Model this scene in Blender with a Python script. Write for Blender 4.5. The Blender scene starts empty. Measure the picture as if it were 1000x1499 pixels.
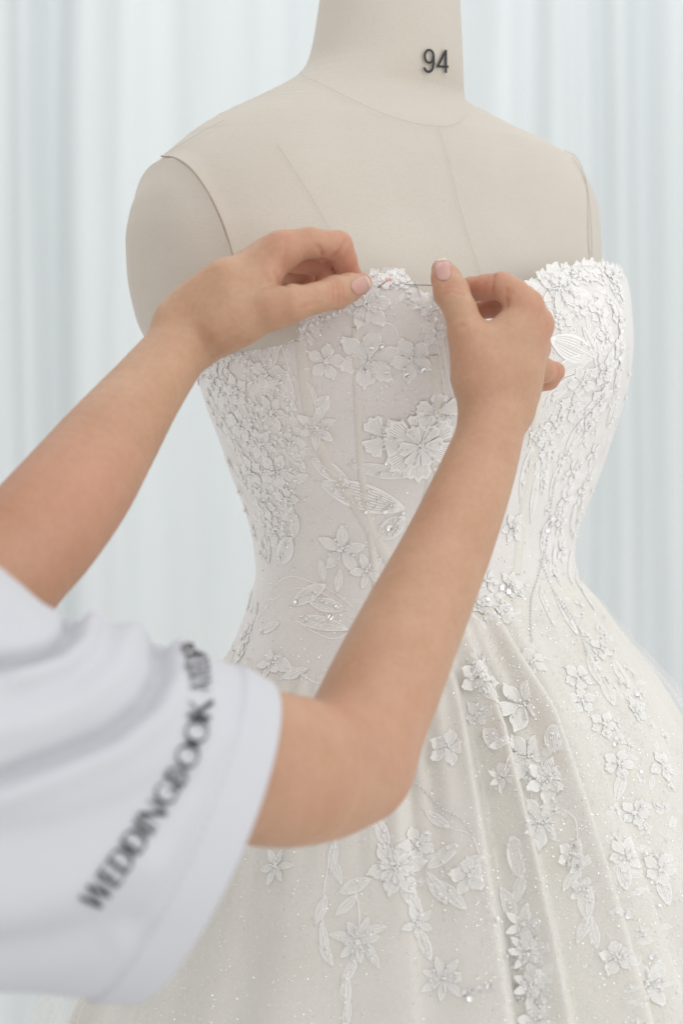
import bpy, bmesh, math, random
import numpy as np
from mathutils import Vector, Matrix
from mathutils.bvhtree import BVHTree

random.seed(7)
rng = np.random.default_rng(7)
scene = bpy.context.scene
COL = scene.collection

# ------------------------------------------------------------------ camera, light, exposure
D, S0, ZC = 1.3, 0.0005, 1.2          # camera distance to the form's axis, metres per photo pixel there, lens height
cam_d = bpy.data.cameras.new('camera')
cam = bpy.data.objects.new('camera', cam_d)
COL.objects.link(cam)
cam.location = (0, -D, ZC)
cam.rotation_euler = (math.radians(90), 0, 0)
cam_d.sensor_fit = 'HORIZONTAL'
cam_d.sensor_width = 24.0
cam_d.lens = 24.0 * D / (1000 * S0)
cam_d.clip_start, cam_d.clip_end = 0.05, 60
cam_d.dof.use_dof = True
cam_d.dof.focus_distance = D - 0.13
cam_d.dof.aperture_fstop = 4.9
scene.camera = cam

world = bpy.data.worlds.new('World')
scene.world = world
world.use_nodes = True
bg = world.node_tree.nodes['Background']
bg.inputs['Color'].default_value = (0.99, 0.985, 0.975, 1)
bg.inputs['Strength'].default_value = 0.73

def area(name, loc, target, sx, sy, power, color):
    l = bpy.data.lights.new(name, 'AREA')
    l.shape, l.size, l.size_y, l.energy, l.color = 'RECTANGLE', sx, sy, power, color
    o = bpy.data.objects.new(name, l)
    COL.objects.link(o)
    o.location = loc
    o.rotation_euler = (Vector(target) - Vector(loc)).to_track_quat('-Z', 'Y').to_euler()
    return o

area('window_light', (1.45, -1.9, 1.9), (0, 0, 1.1), 2.2, 2.2, 12, (1.0, 0.98, 0.95))
area('ceiling_light', (0.6, -0.6, 3.0), (0.1, 0.0, 1.2), 1.8, 1.8, 5, (0.92, 0.965, 1.0))
area('curtain_fill_light', (0.2, 1.1, 3.3), (0.0, 2.6, 1.2), 3.2, 0.8, 18, (0.92, 0.965, 1.0))  # added fill lamp that only brightens the curtains, no fitting of the room

scene.view_settings.view_transform = 'Standard'
scene.view_settings.look = 'None'
scene.view_settings.exposure = 0.27
scene.view_settings.gamma = 1.0
scene.render.engine = 'CYCLES'
scene.cycles.use_denoising = True
scene.cycles.max_bounces = 8
scene.cycles.transparent_max_bounces = 12

# ------------------------------------------------------------------ helpers
def K(y): return (D + y) / D
def P(px, py, y):
    k = K(y)
    return Vector(((px - 500) * S0 * k, y, ZC - (py - 749.5) * S0 * k))
def to_px(p):
    k = K(p[1])
    return (500 + p[0] / (S0 * k), 749.5 - (p[2] - ZC) / (S0 * k))
CAM = Vector((0, -D, ZC))
def ray(px, py): return (P(px, py, 0) - CAM).normalized()

def pchip(xs, ys, x):
    xs, ys, x = np.asarray(xs, float), np.asarray(ys, float), np.asarray(x, float)
    h = np.diff(xs); d = np.diff(ys) / h
    m = np.zeros(len(xs))
    for i in range(1, len(xs) - 1):
        if d[i-1] * d[i] > 0:
            w1, w2 = 2*h[i] + h[i-1], h[i] + 2*h[i-1]
            m[i] = (w1 + w2) / (w1/d[i-1] + w2/d[i])
    m[0], m[-1] = d[0], d[-1]
    xc = np.clip(x, xs[0], xs[-1])
    i = np.clip(np.searchsorted(xs, xc) - 1, 0, len(h) - 1)
    t = (xc - xs[i]) / h[i]
    return ((2*t**3 - 3*t**2 + 1) * ys[i] + (t**3 - 2*t**2 + t) * h[i]*m[i]
            + (-2*t**3 + 3*t**2) * ys[i+1] + (t**3 - t**2) * h[i]*m[i+1])

def mesh_obj(name, verts, faces, mat, parent=None, smooth=True):
    me = bpy.data.meshes.new(name)
    me.from_pydata([tuple(v) for v in verts], [], [tuple(f) for f in faces])
    me.update()
    if smooth:
        me.polygons.foreach_set('use_smooth', [True] * len(me.polygons))
    if mat: me.materials.append(mat)
    o = bpy.data.objects.new(name, me)
    COL.objects.link(o)
    if parent: o.parent = parent
    return o

def empty(name, loc=(0, 0, 0)):
    o = bpy.data.objects.new(name, None)
    COL.objects.link(o)
    o.location = loc
    o.empty_display_size = 0.02
    return o

def under(parent, o):
    """parent keeping world place (parents are unrotated empties)"""
    o.parent = parent
    o.matrix_parent_inverse = Matrix.Translation(parent.location).inverted()
    return o

def tag(o, label=None, cat=None, group=None, kind=None):
    if label: o['label'] = label
    if cat: o['category'] = cat
    if group: o['group'] = group
    if kind: o['kind'] = kind
    return o

def tube(points, radii, sides=8, caps=True):
    pts = [Vector(p) for p in points]
    n = len(pts)
    if not hasattr(radii, '__len__'): radii = [radii] * n
    verts, faces = [], []
    up = None
    for i, p in enumerate(pts):
        d = (pts[min(i+1, n-1)] - pts[max(i-1, 0)]).normalized()
        if up is None:
            up = Vector((0, 0, 1)) if abs(d.z) < 0.9 else Vector((1, 0, 0))
        a = d.cross(up).normalized(); b = a.cross(d).normalized(); up = b
        for k in range(sides):
            t = 2 * math.pi * k / sides
            verts.append(p + (a * math.cos(t) + b * math.sin(t)) * radii[i])
    for i in range(n - 1):
        for k in range(sides):
            k2 = (k + 1) % sides
            faces.append((i*sides + k, i*sides + k2, (i+1)*sides + k2, (i+1)*sides + k))
    if caps:
        faces.append(tuple(range(sides))[::-1])
        faces.append(tuple(range((n-1)*sides, n*sides)))
    return verts, faces

class MB:
    def __init__(s): s.v, s.f = [], []
    def add(s, vf):
        b = len(s.v); s.v += list(vf[0]); s.f += [tuple(i + b for i in f) for f in vf[1]]
    def build(s, name, mat, parent=None, smooth=True):
        return mesh_obj(name, s.v, s.f, mat, parent, smooth)

def ico(center, r, sub=1, squash=None, rot=None):
    vs, fs = ICO[sub]
    out = []
    c = Vector(center)
    for v in vs:
        w = Vector(v) * r
        if squash: w = Vector((w.x, w.y, w.z * squash))
        if rot: w = rot @ w
        out.append(c + w)
    return out, fs
ICO = {}
for sub in (1, 2, 3):
    bm = bmesh.new(); bmesh.ops.create_icosphere(bm, subdivisions=sub, radius=1.0)
    ICO[sub] = ([v.co.copy() for v in bm.verts], [tuple(v.index for v in f.verts) for f in bm.faces]); bm.free()

# ------------------------------------------------------------------ materials
def new_mat(name):
    m = bpy.data.materials.new(name); m.use_nodes = True
    nt = m.node_tree
    return m, nt, nt.nodes, nt.links, nt.nodes['Principled BSDF']

def noise(nt, scale, detail=4, coord='Object', rough=0.55, vec_scale=None):
    tc = nt.nodes.new('ShaderNodeTexCoord')
    n = nt.nodes.new('ShaderNodeTexNoise')
    n.inputs['Scale'].default_value = scale; n.inputs['Detail'].default_value = detail
    n.inputs['Roughness'].default_value = rough
    if vec_scale:
        mp = nt.nodes.new('ShaderNodeMapping'); mp.inputs['Scale'].default_value = vec_scale
        nt.links.new(tc.outputs[coord], mp.inputs['Vector']); nt.links.new(mp.outputs[0], n.inputs['Vector'])
    else:
        nt.links.new(tc.outputs[coord], n.inputs['Vector'])
    return n
def ramp(nt, fac, stops):
    r = nt.nodes.new('ShaderNodeValToRGB')
    el = r.color_ramp.elements
    el[0].position, el[0].color = stops[0]; el[1].position, el[1].color = stops[-1]
    for s in stops[1:-1]:
        e = el.new(s[0]); e.color = s[1]
    nt.links.new(fac, r.inputs[0]); return r
def bump(nt, height, strength, dist, prev=None):
    b = nt.nodes.new('ShaderNodeBump')
    b.inputs['Strength'].default_value = strength; b.inputs['Distance'].default_value = dist
    nt.links.new(height, b.inputs['Height'])
    if prev: nt.links.new(prev.outputs[0], b.inputs['Normal'])
    return b
def c4(r, g, b): return (r, g, b, 1)

def mat_linen():
    m, nt, N, L, b = new_mat('linen_cover')
    n1 = noise(nt, 9, 5); n2 = noise(nt, 420, 3); n3 = noise(nt, 1500, 2, vec_scale=(1, 1, 0.15)); n4 = noise(nt, 1500, 2, vec_scale=(0.15, 0.15, 1))
    r = ramp(nt, n1.outputs[0], [(0.35, c4(0.575, 0.525, 0.46)), (0.65, c4(0.61, 0.56, 0.495))])
    r2 = ramp(nt, n2.outputs[0], [(0.26, c4(0.955, 0.95, 0.94)), (0.45, c4(1, 1, 1))])
    mx = N.new('ShaderNodeMixRGB'); mx.blend_type = 'MULTIPLY'; mx.inputs[0].default_value = 1
    L.new(r.outputs[0], mx.inputs[1]); L.new(r2.outputs[0], mx.inputs[2]); L.new(mx.outputs[0], b.inputs['Base Color'])
    b.inputs['Roughness'].default_value = 0.85
    b.inputs['Sheen Weight'].default_value = 0.12
    ad = N.new('ShaderNodeMath'); ad.operation = 'ADD'; L.new(n3.outputs[0], ad.inputs[0]); L.new(n4.outputs[0], ad.inputs[1])
    L.new(bump(nt, ad.outputs[0], 0.35, 0.0006).outputs[0], b.inputs['Normal'])
    return m
def mat_plain(name, col, rough=0.6, **kw):
    m, nt, N, L, b = new_mat(name)
    n = noise(nt, kw.get('scale', 60), 3)
    v = kw.get('var', 0.06)
    r = ramp(nt, n.outputs[0], [(0.3, c4(*[c*(1-v) for c in col])), (0.7, c4(*[min(1, c*(1+v)) for c in col]))])
    L.new(r.outputs[0], b.inputs['Base Color'])
    b.inputs['Roughness'].default_value = rough
    b.inputs['Metallic'].default_value = kw.get('metal', 0)
    if 'coat' in kw: b.inputs['Coat Weight'].default_value = kw['coat']
    return m
def mat_curtain():
    m, nt, N, L, b = new_mat('sheer_curtain')
    n = noise(nt, 14, 3, vec_scale=(1, 1, 0.05))
    r = ramp(nt, n.outputs[0], [(0.3, c4(0.77, 0.80, 0.80)), (0.7, c4(0.83, 0.85, 0.855))])
    L.new(r.outputs[0], b.inputs['Base Color'])
    b.inputs['Roughness'].default_value = 0.8
    tr = N.new('ShaderNodeBsdfTranslucent'); L.new(r.outputs[0], tr.inputs[0])
    mx = N.new('ShaderNodeMixShader'); mx.inputs[0].default_value = 0.4
    L.new(b.outputs[0], mx.inputs[1]); L.new(tr.outputs[0], mx.inputs[2])
    L.new(mx.outputs[0], N['Material Output'].inputs[0])
    return m
def mat_tulle(name, c1, c2, sheen=0.2):
    m, nt, N, L, b = new_mat(name)
    n1 = noise(nt, 22, 4); n2 = noise(nt, 900, 2)
    r = ramp(nt, n1.outputs[0], [(0.35, c4(*c1)), (0.68, c4(*c2))])
    v = N.new('ShaderNodeTexVoronoi'); v.inputs['Scale'].default_value = 420
    tc = N.new('ShaderNodeTexCoord'); L.new(tc.outputs['Object'], v.inputs['Vector'])
    r2 = ramp(nt, v.outputs['Distance'], [(0.0, c4(1.06, 1.06, 1.06)), (0.4, c4(0.97, 0.97, 0.97))])
    mx = N.new('ShaderNodeMixRGB'); mx.blend_type = 'MULTIPLY'; mx.inputs[0].default_value = 1
    L.new(r.outputs[0], mx.inputs[1]); L.new(r2.outputs[0], mx.inputs[2]); L.new(mx.outputs[0], b.inputs['Base Color'])
    b.inputs['Roughness'].default_value = 0.55
    b.inputs['Sheen Weight'].default_value = sheen
    L.new(bump(nt, n2.outputs[0], 0.2, 0.0004).outputs[0], b.inputs['Normal'])
    return m

M_LINEN = mat_linen()
M_SEAM = mat_plain('seam_thread', (0.42, 0.34, 0.27), 0.8)
M_INK = mat_plain('black_ink', (0.022, 0.022, 0.026), 0.55)
M_CURTAIN = mat_curtain()
M_BODICE = mat_tulle('bodice_tulle', (0.765, 0.74, 0.715), (0.825, 0.805, 0.78))
M_SKIRT = mat_tulle('skirt_tulle', (0.755, 0.735, 0.68), (0.795, 0.78, 0.735), 0.05)

# ------------------------------------------------------------------ curtains
def curtain(name, x0, x1, y, folds, seed, label):
    r = np.random.default_rng(seed)
    nx, nz = 700, 24
    xs = np.linspace(x0, x1, nx)
    zs = np.linspace(-0.1, 3.4, nz)
    prof = np.zeros(nx)
    for (pos, wid, amp) in folds:
        prof -= amp * np.exp(-((xs - pos) / wid) ** 2)
    for _ in range(int((x1 - x0) * 9)):
        pos = r.uniform(x0, x1); prof -= r.uniform(0.004, 0.016) * np.exp(-((xs - pos) / r.uniform(0.03, 0.09)) ** 2)
    verts, faces = [], []
    for j, z in enumerate(zs):
        sway = 0.012 * np.sin(xs * 9 + z * 1.7 + seed)
        for i in range(nx):
            verts.append((xs[i] + 0.01 * math.sin(z * 2 + i * 0.05), y + prof[i] * (0.8 + 0.12 * z) + sway[i] * (z - 1.6) * 0.5, z))
    for j in range(nz - 1):
        for i in range(nx - 1):
            a = j * nx + i
            faces.append((a, a + 1, a + nx + 1, a + nx))
    o = mesh_obj(name, verts, faces, M_CURTAIN)
    md = o.modifiers.new('thickness', 'SOLIDIFY'); md.thickness = 0.0015
    tag(o, label, 'curtain', 'sheer curtains hanging behind the dress form')
    return o
CY = 2.5
def cx(px): return (px - 500) * S0 * K(CY)
curtain('curtain', cx(-1500), cx(640), CY, [(cx(45), 0.03, 0.05), (cx(80), 0.04, -0.04), (cx(190), 0.07, 0.03), (cx(300), 0.07, 0.025), (cx(400), 0.05, 0.02)], 3,
        'white sheer curtain with faint soft folds, behind the left shoulder of the dress form')
curtain('curtain', cx(600), cx(2300), CY - 0.1, [(cx(725), 0.05, 0.07), (cx(795), 0.045, 0.09), (cx(838), 0.03, 0.07), (cx(890), 0.05, 0.11), (cx(960), 0.05, 0.11), (cx(1010), 0.04, 0.08)], 5,
        'white sheer curtain hanging in deeper grey-blue folds, behind the right shoulder of the dress form')

# ------------------------------------------------------------------ body lofts (form and dress)
TH = math.radians(35)
RGT = Vector((math.cos(TH), math.sin(TH), 0)); FRT = Vector((math.sin(TH), -math.cos(TH), 0))
NT = 240
def loft(zs, left, right, bf, bb, nexp, cyo, bumps=None):
    """rings at heights zs whose outline matches the left/right silhouette polylines (pixels)"""
    lp, rp = np.array(left, float), np.array(right, float)
    t = np.linspace(0, 2*np.pi, NT, endpoint=False)
    rings = []
    for z in zs:
        n = nexp(z); b1, b2 = bf(z), bb(z)
        ct, st = np.cos(t), np.sin(t)
        ux = np.sign(ct) * np.abs(ct) ** (2/n); uy = np.sign(st) * np.abs(st) ** (2/n)
        a, cxx, cy = 0.17, 0.0, cyo(z)
        for it in range(12):
            lat = a * ux; fr = np.where(uy > 0, b1, b2) * uy
            if bumps is not None: fr = fr + bumps(lat, z) * np.clip(uy, 0, 1) ** 0.7
            x = cxx + lat * RGT.x + fr * FRT.x; y = cy + lat * RGT.y + fr * FRT.y
            k = (D + y) / D; px = 500 + x / (S0 * k)
            i, j = np.argmin(px), np.argmax(px)
            pyl = 749.5 - (z - ZC) / (S0 * k[i]); pyr = 749.5 - (z - ZC) / (S0 * k[j])
            tl = pchip(lp[:, 1], lp[:, 0], pyl); tr = pchip(rp[:, 1], rp[:, 0], pyr)
            gl, gr = (tl - px[i]) * S0 * k[i], (tr - px[j]) * S0 * k[j]
            a = max(0.02, a + 0.6 * (gr - gl) / 2 / max(RGT.x, 0.3)); cxx += 0.6 * (gl + gr) / 2
        rings.append(np.stack([x, y, np.full(NT, z)], 1))
    return np.array(rings)
def zpy(py, y=0.0): return ZC - (py - 749.5) * S0 * K(y)
def by_py(tab):
    ps, vs = zip(*tab)
    return lambda z: float(pchip(ps, vs, 749.5 - (z - ZC) / S0))

form_left = [(478, -80), (466, 0), (460, 40), (452, 80), (443, 102), (425, 120), (368, 150), (310, 176), (266, 205), (236, 231), (206, 268), (188, 308), (181, 350), (183, 400),
             (192, 450), (206, 490), (226, 510), (262, 525), (296, 535), (318, 600), (350, 690), (385, 800), (385, 850), (350, 950)]
form_right = [(675, -80), (676, 0), (679, 60), (681, 110), (683, 142), (690, 155), (722, 173), (762, 193), (802, 212), (838, 231), (858, 254), (873, 284), (881, 320), (883, 360), (884, 420),
              (886, 480), (890, 540), (880, 600), (850, 700), (832, 800), (835, 850), (870, 950)]
bfF = by_py([(-80, .054), (60, .056), (130, .060), (190, .070), (260, .085), (340, .096), (440, .112), (520, .115), (620, .10), (800, .085), (950, .11)])
bbF = by_py([(-80, .054), (60, .056), (130, .066), (190, .080), (260, .092), (340, .097), (520, .095), (800, .08), (950, .10)])
nF = by_py([(-80, 2.0), (130, 2.0), (220, 2.25), (400, 2.45), (600, 2.2), (900, 2.0)])
cyF = by_py([(-80, .0), (100, 0.0), (200, 0.004), (400, 0.0), (900, 0.0)])
lev = np.concatenate([np.linspace(zpy(-80), zpy(90), 24), np.linspace(zpy(92), zpy(280), 110), np.linspace(zpy(283), zpy(560), 80), np.linspace(zpy(570), zpy(940), 24)])
FORM = loft(lev, form_left, form_right, bfF, bbF, nF, cyF)

def grid_faces(nr, nt, wrap=True):
    f = []
    for j in range(nr - 1):
        for i in range(nt if wrap else nt - 1):
            i2 = (i + 1) % nt
            f.append((j*nt + i, (j+1)*nt + i, (j+1)*nt + i2, j*nt + i2))
    return f
def bvh_of(rings): 
    nr, nt, _ = rings.shape
    return BVHTree.FromPolygons([tuple(v) for v in rings.reshape(-1, 3)], grid_faces(nr, nt))
BF = bvh_of(FORM)
def hit(bvh, px, py):
    loc, nor, idx, d = bvh.ray_cast(CAM, ray(px, py))
    if loc is None:
        return None, None, None
    if nor.dot(ray(px, py)) > 0: nor = -nor
    return loc, nor, idx

form = empty('dress_form', (0, 0, zpy(940)))
tag(form, 'cream linen dress form with a rounded shoulder cap and 94 printed on its neck', 'dress form')
# armhole planes: fitted through the seam read off the photo, mirrored for the far side
seam_px = [(250, 233), (276, 246), (300, 276), (322, 318), (336, 356), (345, 395)]
sp = [hit(BF, *p)[0] for p in seam_px]
sp = np.array([tuple(p) for p in sp])
c0 = sp.mean(0); u, s, vt = np.linalg.svd(sp - c0); nl = Vector(vt[2])
if nl.dot(RGT) > 0: nl = -nl
loc_r = [hit(BF, *p)[0] for p in [(838, 233), (852, 256), (860, 290), (864, 340), (864, 385)]]
srp = np.array([tuple(p) for p in loc_r]); c1 = srp.mean(0)
nr_ = Vector(nl); nr_ = nr_ - 2 * nr_.dot(RGT) * RGT
print('armhole normal', nl, nr_, 'centres', c0, c1)

bm = bmesh.new()
vs = [bm.verts.new(tuple(v)) for v in FORM.reshape(-1, 3)]
for f in grid_faces(FORM.shape[0], NT): bm.faces.new([vs[i] for i in f])
bm.normal_update()
def part_of(keep):
    """cut the loft along both armhole planes, keep one piece"""
    b = bm.copy()
    for (c, n, side) in keep:
        g = b.verts[:] + b.edges[:] + b.faces[:]
        bmesh.ops.bisect_plane(b, geom=g, plane_co=c, plane_no=n, clear_outer=side > 0, clear_inner=side < 0, dist=1e-6)
    return b
def in_z(b, zlo):
    bmesh.ops.delete(b, geom=[v for v in b.verts if v.co.z < zlo], context='VERTS')
def finish(b, name, c_list, push):
    b.normal_update()
    for v in b.verts:
        dmin = min(abs((v.co - Vector(c)).dot(n)) for c, n in c_list)
        e = min(1.0, dmin / 0.010)
        v.co += v.normal * (push * (1 - (1 - e) ** 2) - push * 0.5)
    me = bpy.data.meshes.new(name); b.to_mesh(me); b.free()
    me.polygons.foreach_set('use_smooth', [True] * len(me.polygons)); me.materials.append(M_LINEN)
    o = bpy.data.objects.new(name, me); COL.objects.link(o); under(form, o); return o
tor = part_of([(c0, nl, 1), (c1, nr_, 1)])
torso = finish(tor, 'torso', [(c0, nl), (c1, nr_)], 0.0022)
for c, n in ((c0, nl), (c1, nr_)):
    cb = part_of([(c, n, -1)])
    in_z(cb, zpy(560))
    o = finish(cb, 'shoulder_cap', [(c, n)], 0.0026)

# seams sewn on the cover: tubes half sunk in the cloth
def seam(name, pxs, r=0.00042, steps=60, parent=form, mat=None, bvh=None, lift=0.0):
    ps = np.array(pxs, float)
    d = np.concatenate([[0], np.cumsum(np.hypot(*np.diff(ps, axis=0).T))])
    q = np.linspace(0, d[-1], steps)
    xs, ys = pchip(d, ps[:, 0], q), pchip(d, ps[:, 1], q)
    pts = []
    for x, y in zip(xs, ys):
        l, n, _ = hit(bvh or BF, x, y)
        if l is not None: pts.append(l + n * (0.0011 + lift))
    v, f = tube(pts, r, 6)
    return under(parent, mesh_obj(name, v, f, mat or M_SEAM))
M_SEAM_SOFT = mat_plain('seam_thread_pale', (0.49, 0.44, 0.375), 0.85)
seam('neck_seam', [(441, 112), (470, 126), (520, 151), (570, 172), (615, 184), (650, 187), (668, 183), (684, 168)], 0.00011, mat=M_SEAM_SOFT)
seam('centre_front_seam', [(641, 190), (655, 235), (668, 290), (682, 340), (697, 385), (712, 430)], 0.00011, mat=M_SEAM_SOFT)
seam('princess_seam', [(405, 212), (430, 250), (455, 290), (476, 326), (500, 370)], 0.00011, mat=M_SEAM_SOFT)
seam('shoulder_seam', [(240, 229), (268, 213), (300, 194), (330, 178)], 0.00011, mat=M_SEAM_SOFT)
seam('armhole_seam', [(238, 231), (252, 232), (276, 245), (300, 275), (322, 317), (336, 356), (345, 395), (347, 430)], 0.0006)
seam('armhole_seam', [(836, 232), (851, 256), (860, 290), (864, 340), (865, 395)], 0.0002)
# size number printed on the neck
def outline(pts, w):
    """a pen line of width w through points in a unit box"""
    v, f = [], []
    for i, (x, y) in enumerate(pts):
        x2, y2 = pts[min(i + 1, len(pts) - 1)]; x1, y1 = pts[max(i - 1, 0)]; tx, ty = x2 - x1, y2 - y1; l = math.hypot(tx, ty)
        v += [(x - ty / l * w / 2, y + tx / l * w / 2), (x + ty / l * w / 2, y - tx / l * w / 2)]
    for i in range(len(pts) - 1): f.append((2*i, 2*i+1, 2*i+3, 2*i+2))
    return v, f
ell = lambda cx_, cy_, rx, ry, a0, a1, n: [(cx_ + rx * math.cos(math.radians(a0 + (a1 - a0) * k / n)), cy_ + ry * math.sin(math.radians(a0 + (a1 - a0) * k / n))) for k in range(n + 1)]
nine = [ell(8.6, 10.5, 6.4, 9.2, 0, 360, 36), ell(8.4, 15.8, 6.8, 16.4, -8, 150, 30)]
four = [[(32.6, 0.6), (32.6, 34)], [(19.4, 24.6), (36.6, 24.6)], [(20.3, 25.6), (32.4, 1.2)]]
nine[1] = ell(8.2, 16.5, 6.9, 15.6, -25, 35, 14) + ell(7.6, 22.4, 7.0, 10.2, 18, 158, 18)
for name, gl_ in (('size_digit', nine), ('size_digit', four)):
    mb = MB()
    for k, st in enumerate(gl_):
        v2, f2 = outline(st, 3.5)
        vv = []
        for x, y in v2:
            l, n, _ = hit(BF, 618.5 + x, 73 + y + x * 0.02); vv.append(l + n * (0.00116 + .00003 * k))
        mb.add((vv, f2))
    under(form, mb.build(name, M_INK, smooth=False))

# ------------------------------------------------------------------ wedding dress: bodice and skirt
dr_left = [(282, 300), (284, 440), (288, 540), (300, 590), (319, 640), (340, 700), (361, 755), (371, 800), (374, 838), (364, 880), (346, 930), (325, 985),
           (283, 1080), (238, 1190), (195, 1300), (152, 1410), (112, 1510), (60, 1640), (0, 1800), (-60, 2000), (-120, 2300)]
dr_right = [(905, 300), (914, 385), (924, 440), (928, 500), (921, 560), (904, 620), (884, 680), (863, 735), (848, 775), (842, 810), (850, 850), (874, 890), (902, 935), (935, 980), (968, 1030), (1010, 1100),
            (1060, 1200), (1105, 1300), (1150, 1410), (1190, 1510), (1240, 1640), (1300, 1800), (1370, 2000), (1450, 2300)]
bfD = by_py([(300, .108), (400, .119), (470, .128), (530, .130), (600, .121), (700, .104), (790, .096), (840, .097), (900, .112), (1000, .140), (1150, .178), (1350, .225), (1550, .27), (1900, .33), (2300, .38)])
bbD = by_py([(300, .10), (520, .10), (800, .088), (1000, .13), (1350, .22), (1900, .32), (2300, .36)])
nD = by_py([(300, 2.3), (600, 2.2), (850, 2.0), (2300, 2.0)])
cyD = by_py([(300, 0.0), (2300, 0.0)])
def bust(lat, z):
    zb = zpy(520)
    g = np.exp(-((z - zb) / 0.055) ** 2)
    return g * (0.017 * np.exp(-((lat + 0.07) / 0.045) ** 2) + 0.017 * np.exp(-((lat - 0.07) / 0.045) ** 2) - 0.006 * np.exp(-(lat / 0.028) ** 2))
levD = np.concatenate([np.linspace(zpy(330), zpy(860), 130), np.linspace(zpy(865), zpy(2300), 110)])
DR = loft(levD, dr_left, dr_right, bfD, bbD, nD, cyD, bust)
BD0 = bvh_of(DR)
IW = 124                                            # waist ring index
zw = levD[IW]
def DRz(ti, z):
    """point of the dress surface at ring parameter index ti (float) and height z"""
    j = np.interp(-z, -levD, np.arange(len(levD))); j0 = int(min(math.floor(j), len(levD) - 2)); fj = j - j0
    i0 = int(math.floor(ti)) % NT; i1 = (i0 + 1) % NT; fi = ti - math.floor(ti)
    a = DR[j0, i0] * (1-fi) + DR[j0, i1] * fi; b = DR[j0+1, i0] * (1-fi) + DR[j0+1, i1] * fi
    return a * (1-fj) + b * fj
def DRv(ti, z):
    ti = np.asarray(ti, float) % NT; z = np.asarray(z, float)
    j = np.interp(-z, -levD, np.arange(len(levD))); j0 = np.minimum(np.floor(j).astype(int), len(levD) - 2); fj = (j - j0)[:, None]
    i0 = np.floor(ti).astype(int) % NT; i1 = (i0 + 1) % NT; fi = (ti - np.floor(ti))[:, None]
    return (DR[j0, i0] * (1-fi) + DR[j0, i1] * fi) * (1-fj) + (DR[j0+1, i0] * (1-fi) + DR[j0+1, i1] * fi) * fj
edge_px = [(289, 541), (320, 524), (370, 500), (420, 481), (470, 455), (515, 427), (545, 407), (572, 403), (597, 418), (625, 436), (655, 462), (690, 480), (725, 462), (765, 420), (792, 403), (830, 391), (875, 391), (905, 396)]
ed = []
for p in edge_px:
    l, n, idx = hit(BD0, *p)
    if l is None: continue
    i = idx % NT
    # refine the ring parameter by the nearest column
    ed.append((i + 0.5, l.z))
ed.sort()
ts = [e[0] for e in ed]; zs_ = [e[1] for e in ed]
print('edge t range', ts[0], ts[-1])
def ztop(ti):
    ti = ti % NT
    if ts[0] <= ti <= ts[-1]:
        return float(np.interp(ti, ts, zs_))
    # round the back: a level edge joining both ends
    span = NT - ts[-1] + ts[0]; q = ((ti - ts[-1]) % NT) / span
    q = q * q * (3 - 2 * q)
    return zs_[-1] * (1 - q) + zs_[0] * q - 0.012 * math.sin(math.pi * q)
NB, NTB = 90, 360
dress = empty('wedding_dress', (0, 0, zpy(2300)))
tag(dress, 'strapless ivory wedding gown with beaded white lace flowers, worn by the dress form', 'dress')
verts = []
cols = [k * NT / NTB for k in range(NTB)]
zt = np.array([ztop(c) for c in cols])
zt = (np.roll(zt, 1) + 2 * zt + np.roll(zt, -1)) / 4
BOD = np.zeros((NB, NTB, 3))
for j in range(NB):
    q = j / (NB - 1)
    BOD[j] = DRv(cols, zt * (1 - q) + (zw - 0.085) * q)
for (px_, py_, rad_, out_) in [(548, 412, 0.034, 0.017), (650, 452, 0.03, 0.012)]:
    c = np.array(hit(BD0, px_, py_)[0])
    w = np.exp(-(np.linalg.norm(BOD - c, axis=2) / rad_) ** 2)
    BOD += w[..., None] * np.array([0.0, -out_, 0.0])
inner = BOD[0:4].copy()
inw = []
for j in range(4):
    c = BOD[max(j, 0)].mean(0)
    d = BOD[j] - c; d[:, 2] = 0; d /= np.linalg.norm(d, axis=1)[:, None]
    w = BOD[j] - d * 0.0035; w[:, 2] -= 0.0 if j else 0.0008
    inw.append(w)
full = np.concatenate([np.array(inw[::-1]), BOD], 0)
bod = mesh_obj('bodice', full.reshape(-1, 3), grid_faces(full.shape[0], NTB), M_BODICE)
under(dress, bod)

def blur(a, sg):
    w = np.arange(-40, 41); g = np.exp(-(w / sg) ** 2 / 2); g /= g.sum()
    return sum(np.roll(a, k) * gg for k, gg in zip(w, g))
# skirt with knife pleats: each fold rises to an edge and drops behind it
NS, NTS = 150, 900
tcol = np.linspace(0, NT, NTS, endpoint=False)
creases_px = [(348, .7), (410, .9), (462, .7), (540, 1.1), (612, 1.3), (726, 9), (796, 12), (883, 13), (948, 5), (1010, 3), (1080, 3), (1130, 3)]
folds = []
for x, a in creases_px:
    l, n, idx = hit(BD0, x, 1350)
    if l is not None: folds.append((((idx % NT) + 0.5), a))
folds.sort(key=lambda e: -e[0])
# ring parameter increases from right (t=0) over the front to the left (t=pi): image order left-to-right is falling t
extra = []
t0 = folds[-1][0]; t1 = folds[0][0]
tt = t1 + 9
while tt < NT + t0 - 5:
    extra.append((tt, rng.uniform(2, 4))); tt += rng.uniform(8, 14)
allf = sorted([(f[0] % NT, f[1]) for f in folds + extra])
ft = np.array([f[0] for f in allf]); fa = np.array([f[1] for f in allf])
def pleat(ti, zz):
    """outward push in units; edge of a fold sits just left of its crease (higher t side)"""
    ti = ti % NT
    i = np.searchsorted(ft, ti, side='right') - 1
    a = fa[i % len(ft)]; lo = ft[i % len(ft)]; hi = ft[(i + 1) % len(ft)]
    w = (hi - lo) % NT; s = ((ti - lo) % NT) / w          # s=0 at the crease's left side (edge), 1 next crease
    e = 0.45 / w * (1.0)
    rise = a * (1 - s) ** 1.5
    if s < e: rise *= (s / e) ** 0.8 if e > 0 else 1
    return rise
SK = np.zeros((NS, NTS, 3))
ws = []
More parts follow.
